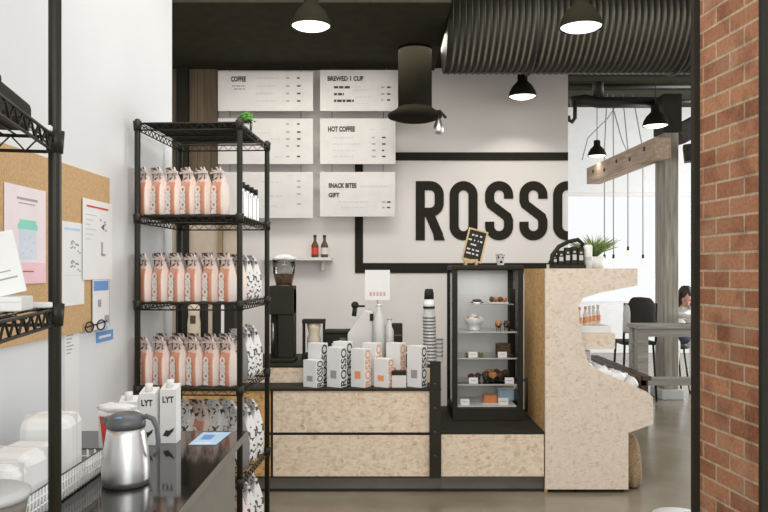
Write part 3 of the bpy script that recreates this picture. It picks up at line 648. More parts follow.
# ------------------------------------------------------------------ OSB merchandiser
t = thing('osb_merchandiser', 'tall pale OSB shelf unit with stepped open side bin', 'shelf unit', (1.4, 5.55, 0))
prof = [(545, 489), (628, 489), (628, 432.5), (652.5, 424), (652.5, 397), (646, 391.5), (600, 371), (588, 363), (583, 345), (579, 320), (578, 305), (583, 298), (600, 292.5), (637, 285.5), (637, 268.5), (545, 268.5)]
poly = [(PX(a, 5.2), PZ(b, 5.2)) for a, b in prof][::-1]
MB().prism(poly, 5.19, 5.212).build('near_panel', 'osbp', t, world=True)
MB().prism(poly, 5.96, 5.98).build('far_panel', 'osbp', t, world=True)
xl = PX(545, 5.2); ztp = PZ(268.5, 5.2)
MB().box(xl, xl+.02, 5.212, 5.96, 0, ztp).build('side_panel', 'osbo', t, world=True)  # orange light on this side is painted into the board colour
MB().box(xl+.02, PX(636.5, 5.2), 5.212, 5.96, ztp-.12, ztp).build('canopy', 'osbp', t, world=True)
MB().box(xl+.02, PX(577, 5.2), 5.212, 5.96, .1, ztp-.12).build('core', 'osbp', t, world=True)
sx0 = PX(577, 5.2)
MB().box(sx0, 1.64, 5.30, 5.958, .99, 1.10).build('shelf', 'osbp', t, world=True)
MB().prism([(sx0, .1), (PX(627, 5.2), .1), (PX(627, 5.2), PZ(433, 5.2)), (PX(652, 5.2), PZ(424, 5.2)), (PX(652, 5.2), PZ(402, 5.2)), (sx0, PZ(374, 5.2))], 5.213, 5.959).build('bin', 'osbp', t, world=True)
MB().box(sx0, PX(625, 5.2), 5.22, 5.95, 0, .1).build('foot', 'black', t, world=True)
# shelf goods
zs = 1.10
tag(MB().box(1.40, 1.62, 5.32, 5.80, zs, zs+.05).build('white_tray', 'white', bevel=.006), 'white tray under the orange capped bottles on OSB shelf', 'tray')
for k in range(5):
    Yk = 5.36+.075*k; px = [579.5, 585.5, 589.5, 593.5, 598][k]
    t = thing('sauce_bottle', 'small bottle with orange label, %s from the OSB near panel' % FW[k], 'bottle', (PX(px, Yk)+.0, Yk, zs+.05), 0, 'orange bottles on the OSB shelf')
    MB().lathe([(.018, 0), (.02, .005), (.02, .075), (.009, .10), (.009, .115)], n=14).build('bottle', 'white', t)
    MB().lathe([(.0205, .015), (.0205, .06)], n=14, cap=False).build('label_band', 'orange', t); MB().lathe([(.011, .115), (.011, .135), (.0001, .136)], n=12).build('cap', 'orange' if k < 2 else 'white', t)
for k in range(2):
    t = thing('carton_box', 'shallow OSB coloured box %s on the step shelf edge' % ('lower', 'upper')[k], 'box', (1.55, 5.5, 0)) if 0 else None
for k in range(12):
    Yk = 5.30+.17*(k//4)+.02*(k % 2); xk = 1.44+.105*(k % 4); zk = PZ(373, 5.2)-(xk-sx0)*.33
    o = MB().blob((0,0,.035), .05, .07, .055, n=12, amp=.5, seed=k+3, fr=3).build('wrapped_snack', 'white' if k % 3 else 'offw', loc=(xk, Yk, zk+.005)); o.rotation_euler.z = k
    tag(o, 'white wrapped snack, %s in %s row of the open OSB bin' % (['against the back', 'second out', 'third out', 'at the bin lip'][k % 4], ['front', 'middle', 'rear'][k//4]), 'snack', 'wrapped snacks in the OSB bin')
t = thing('snack_pack', 'white packet standing on the bin, under OSB shelf', 'packet', (1.50, 5.62, .80))
MB().box(-.05, .05, -.03, .03, 0, .15).build('pack', 'white', t, bevel=.01); MB().box(-.03, .03, -.0315, -.03, .05, .09).build('print', 'grayink', t)
# top of merchandiser
def grass(t, c, n, h, spread, m='dgreen', w=.0035):
    g = MB()
    for k in range(n):
        a = random.uniform(0, 2*PI); s_ = random.uniform(.2, 1)*spread; hh_ = h*random.uniform(.6, 1.05)*(1-.35*s_/spread)
        g.tube([(c[0], c[1], c[2]), (c[0]+.35*s_*math.cos(a), c[1]+.35*s_*math.sin(a), c[2]+hh_*.6), (c[0]+s_*math.cos(a), c[1]+s_*math.sin(a), c[2]+hh_)], [w, w, .0006], 4)
    return g.build('leaves', m, t)
t = thing('potted_plant', 'spiky green grass plant in white pot on OSB unit', 'plant', (PX(595, 5.6), 5.62, ztp))
MB().lathe([(.05, 0), (.068, .005), (.075, .09), (.070, .09), (.06, .08), (.0001, .075)], n=22, cap=False).build('pot', 'white', t)
grass(t, (0,0,.075), 220, .20, .22, w=.0045)
t = thing('bag_display', 'black arched wire display holding black packets on OSB unit', 'display rack', (PX(567, 5.4), 5.4, ztp))
u_ = 5.4/FP
MB().box(-17*u_, 17*u_, -.05, .05, 0, 4*u_).box(-17*u_, 17*u_, .04, .05, 0, 8*u_).build('tray', 'black', t)
MB().tube([(-17*u_, -.045, 4*u_), (-16*u_, -.04, 13*u_), (-8*u_, .0, 22*u_), (2*u_, .02, 27*u_), (12*u_, .03, 29*u_), (17*u_, .04, 25*u_), (18*u_, .04, 2*u_)], .016, 8).build('arch', 'black', t)
for k in range(5):
    o = thing('black_packet', 'black coffee packet, %s in arched display counting toward plant' % FW[k], 'packet', (PX(567, 5.4)+(-13+6.6*k)*u_, 5.4, ztp+4*u_), 0, 'black packets in the arched display')
    hk = [10, 14, 17, 18, 17][k]*u_
    MB().box(-.022, .022, -.022, .022, 0, hk).build('pack', 'black', o, bevel=.006)
    MB().box(-.014, .014, -.0235, -.022, hk*.25, hk*.55).box(-.008, .008, -.0235, -.022, hk*.65, hk*.75).build('print', 'lgray', o)
t = thing('white_mug', 'white ribbed canister between black packets and plant', 'canister', (PX(589, 5.4)-.002, 5.42, ztp))
MB().lathe([(.028, 0), (.03, .1), (.032, .16), (.024, .172), (.0001, .174)], n=18).build('body', 'white', t); MB().lathe([(.031, .06), (.032, .085)], n=18, cap=False).build('band', 'lgray', t)
t = thing('card_stack', 'small stack of white cards at OSB unit left corner', 'cards', (PX(549, 5.4)-.05, 5.45, ztp))
MB().box(-.03, .03, -.03, .03, 0, .03).build('cards', 'offw', t, bevel=.002)
t['label'] = 'small stack of cream cards at display case end of OSB unit top'; t.location.x = PX(553, 5.4)
# burlap sack
mb = MB(); n = 40; vs = []; hts = [0, .03, .12, .22, .3, .34, .37]
for i, z in enumerate(hts):
    q = [.85, 1, 1, .9, .8, .6, .45][i]
    for j in range(n):
        a = 2*PI*j/n; s_ = q*(1+.16*noise.noise(Vector((math.cos(a)*2, math.sin(a)*2, z*9)))); vs.append((.072*math.cos(a)*s_*(1+.12*math.sin(7*a)), .15*math.sin(a)*s_, z))
mb.add(vs, [(i*n+j, i*n+(j+1) % n, (i+1)*n+(j+1) % n, (i+1)*n+j) for i in range(len(hts)-1) for j in range(n)]+[tuple(reversed(range(n))), tuple(range(n*6, n*7))], 0, True)
s_ = mb.build('burlap_sack', 'burlap', loc=(1.775, 5.40, 0), sub=1); tag(s_, 'brown burlap sack slumped on floor behind OSB unit', 'sack')
# floor decal
t = thing('floor_decal', 'round white floor sticker with dark mark beside brick pillar', 'floor sticker', (PX(679, 4.72), 4.72, 0))
MB().lathe([(.16, .0005), (.16, .0015), (.0001, .002)], n=32).build('disc', 'white', t)
MB().box(-.07, .07, -.015, .015, .002, .003).box(-.02, .03, -.06, .05, .002, .003).box(.05, .09, .03, .06, .002, .003).build('mark', 'gray', t)

# ------------------------------------------------------------------ product boxes on the ledge
ZL = PZ(388.4, Y0)
def rosso_box(w, d, h, ink, label, loc, rz, g):
    t = thing('coffee_box', label, 'box', loc, rz, g)
    MB().box(-w/2, w/2, -d/2, d/2, 0, h).build('carton', 'white', t, bevel=.0015)
    # word running upwards on the right-hand face (facing +X)
    T = Matrix.Translation((w/2+.0008, -.0, h*.5)) @ Matrix.Rotation(PI/2, 4, 'Z') @ FACE @ Matrix.Rotation(PI/2, 4, 'Z')
    MB().text('ROSSO', h*.94, d*.78, T, 0, .02).build('lettering', ink, t)
    MB().box(-w*.22, w*.22, -d/2-.0008, -d/2, h*.22, h*.42).build('label_square', 'grayink' if ink == 'ink' else 'orange', t)
    return t
bx = [(313.5, 'ink'), (337, 'ink'), (361, 'orange'), (384, 'orange'), (417, 'ink')]
nm = ['first', 'second', 'third', 'fourth', 'fifth']
for k, (px, ink) in enumerate(bx):
    hs = [.19, .28, .27, .20, .29][k]; g = 'white product boxes on the counter ledge'
    col = 'black' if ink == 'ink' else 'orange'
    rosso_box(.115, .085, hs, ink, 'white box with %s ROSSO lettering, %s from wire rack in front row' % (col, nm[k]), (PX(px, 5.29), 5.285, ZL), R(-32), g)
for k, (px, ink) in enumerate([(318, 'ink'), (343, 'ink'), (372, 'orange'), (396, 'orange')]):
    rosso_box(.115, .085, [.30, .31, .30, .30][k], ink, 'white box with %s ROSSO lettering, %s from wire rack in rear row' % ('black' if ink == 'ink' else 'orange', FW[k]), (PX(px, 5.39), 5.385, ZL), R(-32), 'white product boxes on the counter ledge')
t = thing('black_tin', 'small flat black tin lying between boxes on ledge', 'tin', (PX(399, 5.27), 5.27, ZL))
MB().box(-.05, .05, -.03, .03, 0, .085).build('carton', 'offw', t); MB().box(-.05, .05, -.032, .032, .085, .115).build('lid', 'black', t, bevel=.003)
t['label'] = 'cream box with black lid, between the last two front boxes'; t['category'] = 'box'; t.name = 'lidded_box'

# ------------------------------------------------------------------ machines on worktop
ZW = .85
t = thing('coffee_grinder', 'tall black coffee grinder with bean hopper next to the wire rack', 'grinder', (PX(284, 5.75), 5.75, ZW))
u_ = 5.75/FP
MB().box(-14*u_, 12*u_, -.1, .12, 0, .03).box(-13*u_, -6*u_, -.02, .1, .03, .36).box(-5*u_, 11*u_, -.08, .1, .03, .56).box(-13*u_, 11*u_, -.09, .1, .36, .58).build('body', 'black', t, bevel=.008)
MB().tube([(-.07, -.09, .05), (-.07, -.1, .3)], .012, 8).build('spout', 'dsteel', t)
MB().lathe([(.06, .58), (.085, .68), (.09, .78), (.0001, .782)], n=20, cap=False).build('hopper', 'clear', t)
MB().lathe([(.055, .585), (.08, .67), (.0001, .675)], n=20).build('beans', 'beans', t)
MB().blob((0, 0, .79), .085, .07, .03, n=14, amp=.4, seed=4).build('hopper_cover', 'white', t)
t = thing('siphon_brewer', 'black framed glass brewer standing between grinder and squat boiler', 'brewer', (PX(314, 5.85), 5.85, ZW))
fr = MB()
for a in (-.085, .073): fr.box(a, a+.012, -.06, -.048, 0, .31).box(a, a+.012, .048, .06, 0, .31)
fr.box(-.088, .088, -.063, .063, .285, .315).box(-.088, .088, -.063, .063, 0, .05); fr.build('frame', 'black', t, bevel=.003)
MB().lathe([(.03, .05), (.05, .08), (.055, .16), (.04, .2), (.05, .24), (.055, .285)], n=18).build('vessel', 'cream', t)
t = thing('water_boiler', 'squat black boiler box between brewer and white machine', 'boiler', (PX(338, 5.95), 5.95, ZW))
MB().box(-.10, .10, -.09, .1, 0, .2).box(-.105, .105, -.1, .1, .2, .225).build('body', 'black', t, bevel=.008); MB().box(.02, .07, -.102, -.1, .06, .17).build('window', 'dsteel', t)
for k, px in enumerate([321, 333]):
    t = thing('glass_jar', 'low clear glass jar with metal lid, %s' % ('in front of the glass brewer', 'in front of the squat boiler')[k], 'jar', (PX(px, 5.6), 5.6, ZW))
    MB().lathe([(.035, 0), (.042, .01), (.042, .08), (.03, .1)], n=18, cap=False).build('jar', 'clear', t); MB().lathe([(.034, .1), (.036, .125), (.012, .13), (.012, .15), (.0001, .152)], n=16).build('lid', 'steel', t)
t = thing('white_machine', 'white angular machine with sloped front on a wooden base', 'machine', (PX(361, 5.8), 5.8, ZW))
u_ = 5.8/FP
MB().prism([(-13*u_, .08), (12*u_, .08), (12*u_, 49*u_), (4*u_, 51*u_), (-13*u_, 27*u_)], -.08, .08).build('housing', 'offw', t, bevel=.008)
MB().box(-14*u_, 13*u_, -.09, .09, 0, .03).box(-13*u_, 12*u_, -.085, .085, .03, .08).build('base', 'tan', t)
MB().box(9*u_, 12.5*u_, -.086, .086, .08, .11).box(9*u_, 12.5*u_, -.086, .086, 40*u_, 47*u_).build('bracket', 'black', t)
MB().blob((-6*u_, 0, 55*u_), .03, .03, .03, n=14).tube([(-6*u_, 0, 53*u_), (-7*u_, 0, 44*u_)], .018, 8).tube([(-6*u_, 0, 54*u_), (4*u_, 0, 54*u_)], .008, 6).build('knob', 'black', t)
t = thing('paper_notice', 'white paper notice with pink line held above milk jugs', 'notice', (PX(377.5, 5.7), 5.7, ZW))
zn = PZ(300, 5.7)-ZW; zm = PZ(270, 5.7)-ZW
MB().box(-.095, .095, 0, .003, zn, zm).build('sheet', 'white', t); MB().tube([(0,.006,0), (0,.006,zn+.05)], .005, 6).build('holder', 'clear', t)
m = MB(); u_ = 5.7/FP
for q in range(5): m.box((-8+q*3.4)*u_, (-5.6+q*3.4)*u_, -.001, 0, zn+4*u_, zn+8*u_)
m.build('pink_print', mat('pink_ink', (.62,.36,.38), .6), t)
for k, (px, py, Y) in enumerate([(379, 304, 5.66), (389.5, 318, 5.74)]):
    t = thing('milk_jug', 'translucent white plastic jug %s' % ('directly below the paper notice', 'between paper notice and black canister')[k], 'jug', (PX(px, Y), Y, ZW))
    h = PZ(py, Y)-ZW; MB().lathe([(.038, 0), (.044, .01), (.044, h*.72), (.03, h*.85), (.02, h*.9), (.02, h*.96)], n=20).build('body', 'frost', t); MB().lathe([(.021, h*.96), (.021, h), (.0001, h)], n=14).build('cap', 'white' if k == 0 else 'lgray', t)
t = thing('black_canister', 'small black square canister behind the orange printed boxes', 'canister', (PX(397, 5.75), 5.75, ZW))
MB().box(-.042, .042, -.04, .04, 0, .29).build('body', 'black', t, bevel=.004); MB().box(-.044, .044, -.042, .042, .2, .205).build('seam', 'dsteel', t)
t = thing('small_plant', 'tiny green plant in brown pot beside black canister', 'plant', (PX(401, 5.62), 5.62, ZW))
MB().lathe([(.03, 0), (.04, .07), (.0001, .068)], n=14).build('pot', 'brown', t)
g = MB()
for k in range(14): g.blob((random.uniform(-.045,.045), random.uniform(-.03,.03), .09+random.uniform(0,.03)), .018, .018, .01, n=6, amp=.3, seed=k)
g.build('leaves', 'dgreen', t)
# cup stack
cup = thing('plastic_cup', 'clear striped cup nested in the tall stack beside display case', 'cup', (PX(430, 5.55), 5.55, ZW), 0, 'nested cups in the tall stack')
MB().lathe([(.048, 0), (.049, .012), (.046, .014), (.040, .075), (.0001, .076)], n=20, cap=False).build('cup', 'cupw', cup); MB().lathe([(.0495, .001), (.0495, .008)], n=20, cap=False).build('rim', 'cupd', cup)
for k in range(1, 15): dup(cup, (PX(430, 5.55)-.0005*k, 5.55, ZW+.0245*k), 0)
t = thing('cup_lid_stack', 'black lids topping the tall cup stack', 'cup lids', (PX(430, 5.55)-.0075, 5.55, ZW+.0245*14+.076))
MB().lathe([(.042, 0), (.043, .04), (.036, .042), (.034, .065)], n=20).build('white_cup', 'white', t); MB().lathe([(.036, .065), (.035, .11), (.028, .14), (.0001, .142)], n=20).build('black_lid', 'black', t); MB().lathe([(.044, -.004), (.044, .012)], n=20, cap=False).build('dark_band', 'black', t)
cup2 = thing('glass_cup', 'short clear cup piled beside the tall cup stack', 'cup', (PX(439, 5.5), 5.56, ZW), 0, 'short cups by the tall stack')
MB().lathe([(.03, 0), (.035, .06), (.036, .065), (.0001, .01)], n=18, cap=False).build('cup', 'lgray', cup2); MB().lathe([(.0365, .06), (.0365, .067)], n=18, cap=False).build('rim', 'cupd', cup2)
for k in range(1, 5): dup(cup2, (PX(439, 5.5), 5.56, ZW+.03*k), 0)
# things behind the rack, on a tall base
t = thing('espresso_machine', 'dark machine behind the wire rack, with white side strip', 'machine', (PX(212, 5.8), 5.8, ZW))
u_ = 5.8/FP
MB().box(-33*u_, -7*u_, -.1, .12, 0, .46).box(3*u_, 24*u_, -.1, .12, 0, .46).box(-33*u_, 24*u_, -.08, .12, 0, .2).build('body', 'black', t, bevel=.01)
MB().box(12*u_, 15*u_, -.105, -.1, .12, .45).build('strip', 'white', t); MB().tube([(-20*u_, -.11, .1), (-20*u_, -.2, .08)], .015, 8).build('handle', 'dsteel', t)
t = thing('paper_sack', 'tan paper sack set on the dark machine, seen through rack', 'bag', (PX(194, 5.68), 5.85, ZW+.46)); t.location = (PX(194, 5.62), 5.62, ZW+.0)
MB().lathe([(.045, 0), (.05, .02), (.05, .3), (.042, .36), (.046, .42), (.03, .45), (.0001, .452)], n=16, ell=(1,.7)).build('sack', 'cream', t); MB().box(-.02, .02, -.038, -.034, .30, .36).build('print', 'brown', t)
t['label'] = 'tan paper sack before the dark machine, seen through rack'
# wall shelf with bottles
t = thing('wall_shelf', 'narrow white shelf on back wall holding two dark bottles', 'shelf', (PX(300, 6.9), 6.9, PZ(260.5, 6.85)))
MB().box(PX(262, 6.85), PX(332, 6.85), 6.76, 7.0, PZ(260.5, 6.8), PZ(257.5, 6.8)).build('board', 'offw', t, world=True, bevel=.002)
for px in (272, 322): MB().box(PX(px, 6.9), PX(px+2, 6.9), 6.85, 7.0, PZ(270, 6.9), PZ(260.5, 6.8)).build('bracket', 'offw', t, world=True)
for k, px in enumerate([315, 324.5]):
    t = thing('syrup_bottle', 'dark glass bottle on the wall shelf with %s label' % ('red', 'white')[k], 'bottle', (PX(px, 6.82), 6.82, PZ(257.5, 6.8)), 0, 'bottles on the wall shelf')
    MB().lathe([(.03, 0), (.033, .01), (.033, .11), (.013, .15), (.013, .19)], n=16).build('bottle', 'brown', t); MB().lathe([(.0335, .03), (.0335, .09)], n=16, cap=False).build('label_band', 'offw' if k else 'red', t); MB().lathe([(.015, .185), (.015, .205), (.0001, .206)], n=12).build('cap', 'black', t)

# ------------------------------------------------------------------ wire racks
def wire_rack(name, label, loc, rz, W_, D_, ztop, zs, pr, pitch=.022, wr=.0022):
    t = thing(name, label, 'shelving rack', loc, rz)
    for (x, y) in [(0,0), (W_,0), (0,D_), (W_,D_)]:
        p = MB(); p.lathe([(pr, 0), (pr, ztop), (pr*.7, ztop+.008), (.0001, ztop+.01)], c=(x, y, 0), n=14)
        q = p.build('post', 'wire', t)
        for z in zs: MB().lathe([(pr*1.25, z-.035), (pr*1.5, z+.012), (pr*1.05, z+.014)], c=(x, y, 0), n=14).build('collar', 'wire', q)
    for z in zs:
        m = MB(); rr = .0038
        for dz in (0, -.032): m.tube([(0,0,z+dz), (W_,0,z+dz), (W_,D_,z+dz), (0,D_,z+dz)], rr, 6, closed=True)
        def zig(a, b):
            a = Vector(a); b = Vector(b); n = max(4, int((b-a).length/.028)); n += n % 2
            m.tube([a.lerp(b, i/n)+Vector((0,0,0 if i % 2 else -.032)) for i in range(n+1)], .0026, 5)
        zig((0,0,z), (W_,0,z)); zig((0,D_,z), (W_,D_,z)); zig((0,0,z), (0,D_,z)); zig((W_,0,z), (W_,D_,z))
        n = int(W_/pitch)
        for i in range(1, n): m.tube([(W_*i/n, 0, z+.003), (W_*i/n, D_, z+.003)], wr, 5)
        for i in (1, 2, 3): m.tube([(0, D_*i/4, z-.003), (W_, D_*i/4, z-.003)], rr, 5)
        m.build('shelf', 'wire', t)
    return t
RZ = R(-2.8); RX, RY = PX(137.5, 3.7), 3.7
SZ = [2.275, 1.815, 1.385, .965, .51, .1]
wire_rack('wire_rack', 'tall black wire shelving rack stocked with coffee bags', (RX, RY, 0), RZ, .512, .655, 2.29, SZ, .0145, pitch=.0135)
RM = Matrix.Translation((RX, RY, 0)) @ Matrix.Rotation(RZ, 4, 'Z')
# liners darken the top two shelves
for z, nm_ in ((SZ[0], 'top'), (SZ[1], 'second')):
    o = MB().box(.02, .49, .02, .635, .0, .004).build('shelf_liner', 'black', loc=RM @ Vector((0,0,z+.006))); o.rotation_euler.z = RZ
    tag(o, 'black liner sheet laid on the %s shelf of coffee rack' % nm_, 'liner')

def make_bag(kind, label):
    fm, sm_, tm, ink = {'peach': ('peach', 'peachlit', 'florp', 'white'), 'white': ('wfloral', 'wfloral', 'wfloral', 'ink'), 'gray': ('wfloral', 'grayp', 'wfloral', 'white')}[kind]
    t = thing('coffee_bag', label, 'coffee bag')
    sec = [(0, .033, .026, 0, 0), (.006, .035, .030, 0, 0), (.05, .036, .032, 0, 0), (.10, .036, .031, 0, 0), (.135, .036, .028, 0, -.002), (.165, .036, .019, .003, -.007), (.188, .035, .010, .007, -.013), (.210, .034, .005, .004, -.019), (.242, .033, .003, -.006, -.026)]
    nx = 6; vs = []; fs = []; mi = []
    for (z, a, b, oy, ox) in sec:
        ringp = [(-a+2*a*i/nx, -b) for i in range(nx+1)]+[(a, -b/3), (a, b/3)]+[(a-2*a*i/nx, b) for i in range(nx+1)]+[(-a, b/3), (-a, -b/3)]
        for i, (x, y) in enumerate(ringp):
            nz = noise.noise(Vector((x*30, y*40+i*.1, z*22)))*.004*(1 if z > .01 else 0)
            ins = .35 if i in (nx+1, nx+2, 2*nx+4, 2*nx+5) and z > .09 else 0   # side gussets fold inwards near the top
            vs.append(((x*(1-ins*min(1, (z-.09)/.08)*.4) if ins else x)+ox, y+oy+nz, z))
    k = 2*nx+6
    for i in range(len(sec)-1):
        for j in range(k):
            fs.append((i*k+j, i*k+(j+1) % k, (i+1)*k+(j+1) % k, (i+1)*k+j))
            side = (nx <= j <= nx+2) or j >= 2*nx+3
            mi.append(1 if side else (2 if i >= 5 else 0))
    fs.append(tuple(range((len(sec)-1)*k, len(sec)*k))); mi.append(2); fs.append(tuple(reversed(range(k)))); mi.append(1)
    mb = MB(); mb.add(vs, fs, 0, True); mb.m = mi
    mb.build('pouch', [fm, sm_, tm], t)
    T = Matrix.Translation((-.008, -.0355, .076)) @ FACE @ Matrix.Rotation(PI/2, 4, 'Z')
    if kind == 'peach': MB().text('ROSSO', .142, .038, T, 0, .075).build('lettering', ink, t)
    MB().box(-.057, .017, -.008, -.001, .211, .219).box(-.062, -.054, -.009, .006, .209, .221).box(.014, .022, -.009, .006, .209, .221).build('tin_tie', 'offw' if kind == 'peach' else 'white', t)
    return t
protos = {}; cnt = [0]
def bag(kind, wx, wy, z, rz, label, group, sc=1.0):
    if kind not in protos: b = protos[kind] = make_bag(kind, label); b.location = (wx, wy, z); b.rotation_euler.z = rz; b.scale = (sc,)*3; b['group'] = group
    else: dup(protos[kind], (wx, wy, z), rz, label, group, (sc,)*3)
rows = [('first', SZ[1]+.0105, [145, 160, 175, 190, 205, 221], 1.0), ('second', SZ[2]+.0055, [145, 161.5, 178, 195, 212, 228.5], 1.0), ('third', SZ[3]+.0055, [146, 162.5, 179.5, 196, 213, 229.5], 1.0)]
for nm_, z, pxs, sc in rows:
    for k, px in enumerate(pxs):
        bag('peach', PX(px, 3.77), 3.768-.004*k, z, R(-33), 'peach ROSSO coffee bag, %s from wall, front row of %s bag shelf' % (FW[k], nm_), 'peach coffee bags on the wire rack', sc)
for nm_, z, pxs in [('second', SZ[2]+.0055, [161, 177, 193, 209, 225]), ('third', SZ[3]+.0055, [163, 179, 195, 211, 226])]:
    for k, px in enumerate(pxs):
        bag('peach', PX(px, 3.9)+.02, 3.90-.004*k, z, R(-20), 'peach coffee bag, %s from the wall in the rear row of %s bag shelf' % (FW[k], nm_), 'peach coffee bags on the wire rack', 1.03)
for nm_, z, ks, sc in [('second', SZ[2]+.0055, ['peach', 'white', 'white'], 1.0), ('third', SZ[3]+.0055, ['gray', 'white', 'white'], 1.12), ('fourth', SZ[4]+.0055, ['gray', 'white', 'white'], 1.28), ('lowest', SZ[5]+.0055, ['peach', 'white', 'white'], 1.25)]:
    for k, kd in enumerate(ks):
        p = RM @ Vector((.445+.007*k, .235+.148*k, 0))
        bag(kd, p.x, p.y, z, R(-42), '%s coffee bag, %s from front on the open side of %s bag shelf' % ({'peach': 'peach', 'white': 'white patterned', 'gray': 'dark grey'}[kd], ['first', 'second', 'third'][k], nm_), 'coffee bags along the rack right side', sc)
for k, px in enumerate([187, 202, 217, 232]):
    bag(['white', 'peach', 'white', 'white'][k], PX(px, 4.0)-.0, 4.0, SZ[4]+.0055, R(-30), 'upright bag behind the blue flyer, %s from the wall on low shelf' % FW[k], 'bags on the low shelf', 1.4)
# metal tubes on first shelf
for k in range(4):
    p = RM @ Vector((.475-.004*k, .20+.12*k, 0))
    t = thing('metal_flask', 'slim silver flask with black cap, %s from front on rack edge' % ['first', 'second', 'third', 'fourth'][k], 'flask', (p.x, p.y, SZ[1]+.0105), 0, 'slim flasks on the first shelf')
    MB().lathe([(.019, 0), (.02, .005), (.02, .13), (.014, .15)], n=14).build('bottle', 'steel', t); MB().lathe([(.016, .15), (.016, .18), (.0001, .181)], n=12).build('cap', 'black', t)
# plant on rack top
p = RM @ Vector((.465, .33, 0))
t = thing('leafy_plant', 'small bright green bushy plant in glass pot on rack top', 'plant', (p.x, p.y, SZ[0]+.0105))
MB().lathe([(.03, 0), (.036, .06), (.033, .06), (.0001, .05)], n=16, cap=False).build('pot', 'clear', t)
g = MB()
for k in range(90):
    a = random.uniform(0, 2*PI); b = random.uniform(0, PI/2); rr = random.uniform(.02, .05)
    g.blob((rr*math.cos(a)*math.cos(b), rr*math.sin(a)*math.cos(b), .055+rr*math.sin(b)*1.1), .008, .008, .006, n=6, amp=.3, seed=k)
g.build('foliage', 'green', t)

# near rack at left foreground
th = R(11.7); NW, ND = .47, .9
O = Vector((-.705, 1.6, 0))-Vector((math.cos(th), math.sin(th), 0))*NW-Vector((-math.sin(th), math.cos(th), 0))*ND
NS = [1.835, 1.465, .98, .5, .12]
wire_rack('wire_rack', 'black wire rack with post crossing corkboard, holding sign and bin', O, th, NW, ND, 2.4, NS, .0135, pitch=.026)
NM = Matrix.Translation(O) @ Matrix.Rotation(th, 4, 'Z')
def nloc(x, y, z): return NM @ Vector((x, y, z))
t = thing('black_bin', 'black lidded bin on the upper shelf over corkboard', 'bin', nloc(.30, .74, NS[0]+.006), th)
MB().prism([(-.2, 0), (.13, 0), (.13, .055), (.09, .075), (.06, .07), (.0, .09), (-.06, .2), (-.2, .2)], -.12, .14).build('body', 'black', t, bevel=.01); MB().blob((.09, 0, .078), .018, .03, .014, n=10).build('knob', 'black', t)
for k, z in enumerate(NS[:2]):
    t = thing('shelf_tag', 'white tag clipped on rack post %s' % ('above the corkboard top edge', 'beside the pink poster bottom')[k], 'shelf tag', nloc(NW-.012, ND-.03, z+.006), th)
    MB().box(-.035, .014, -.012, .004, 0, .012).build('tag', 'white', t, bevel=.003)
t = thing('table_sign', 'white tilted card sign with green oval before pink poster', 'sign', nloc(.405, .76, NS[1]+.034), th)
T = Matrix.Rotation(R(-14), 4, 'Y') @ Matrix.Rotation(R(-8), 4, 'X')
MB(T).box(-.07, .045, -.002, .002, 0, .125).build('card', 'white', t); MB(T).blob((-.005, -.003, .09), .016, .001, .010).build('green_mark', mat('sage_ink', (.45,.58,.50), .6), t); MB(T).box(-.06, .035, -.003, -.002, .03, .033).box(-.06, .025, -.003, -.002, .045, .047).build('lines', 'grayink', t)
t = thing('white_box', 'flat white box under the tilted card sign', 'box', nloc(.36, .76, NS[1]+.006), th)
MB().box(-.1, .09, -.045, .045, 0, .028).build('carton', 'white', t, bevel=.003); MB().box(-.1, .09, -.046, -.045, .018, .019).build('seam', 'lgray', t)
t = thing('tub', 'taupe round lidded tub on wire shelf beside paper stacks', 'tub', nloc(.375, .745, NS[2]+.006), th)
MB().lathe([(.06, 0), (.075, .10), (.078, .125)], n=28).build('body', 'taupe', t); MB().lathe([(.082, .125), (.084, .138), (.07, .145), (.0001, .146)], n=28).build('lid', 'lgray', t)

# ------------------------------------------------------------------ left coffee counter
t = thing('coffee_bar_cabinet', 'taupe cabinet under the glossy black carafe counter', 'cabinet', (-.9, 2.3, 0))
MB().box(WX+.005, -.562, 1.86, 2.82, .08, .874).build('carcass', 'taupe', t, world=True, bevel=.003)
MB().box(WX+.02, -.60, 1.9, 2.8, 0, .08).build('plinth', 'black', t, world=True)
MB().box(-.562, -.548, 2.10, 2.104, .1, .86).build('door_gap', 'black', t, world=True) if 0 else None
t = thing('countertop', 'glossy black countertop carrying carafe and milk cartons', 'countertop', (-.9, 2.4, .875))
MB().box(WX+.003, -.553, 1.80, 3.02, .875, .9).build('slab', 'gloss', t, world=True, bevel=.002); MB().box(-.553, -.549, 1.80, 3.02, .876, .8995).build('edge_strip', 'taupe', t, world=True)
ZC = .9
# carafe
Yk = 2.27; t = thing('thermal_carafe', 'brushed steel thermal carafe with dark lid and handle', 'carafe', (PX(126, Yk), Yk, ZC))
MB().lathe([(.064, 0), (.069, .004), (.071, .02), (.070, .06), (.065, .11), (.058, .155), (.055, .175)], n=36).build('body', 'steel', t)
MB().lathe([(.057, .173), (.058, .19), (.052, .206), (.035, .216), (.0001, .219)], n=30).prism([(-.04, .178), (-.04, .205), (-.062, .205), (-.072, .198), (-.056, .178)], -.016, .016, 'Y').build('lid', 'gray', t)
MB().tube([(.04, 0, .198), (.062, 0, .206), (.082, 0, .198), (.094, 0, .172), (.098, 0, .13), (.094, 0, .10), (.084, 0, .085)], [.007, .008, .0085, .008, .008, .007, .006], 10).build('handle', 'gray', t)
MB().blob((-.005, -.04, .207), .018, .01, .005, n=10).build('lid_badge', 'blue', t)
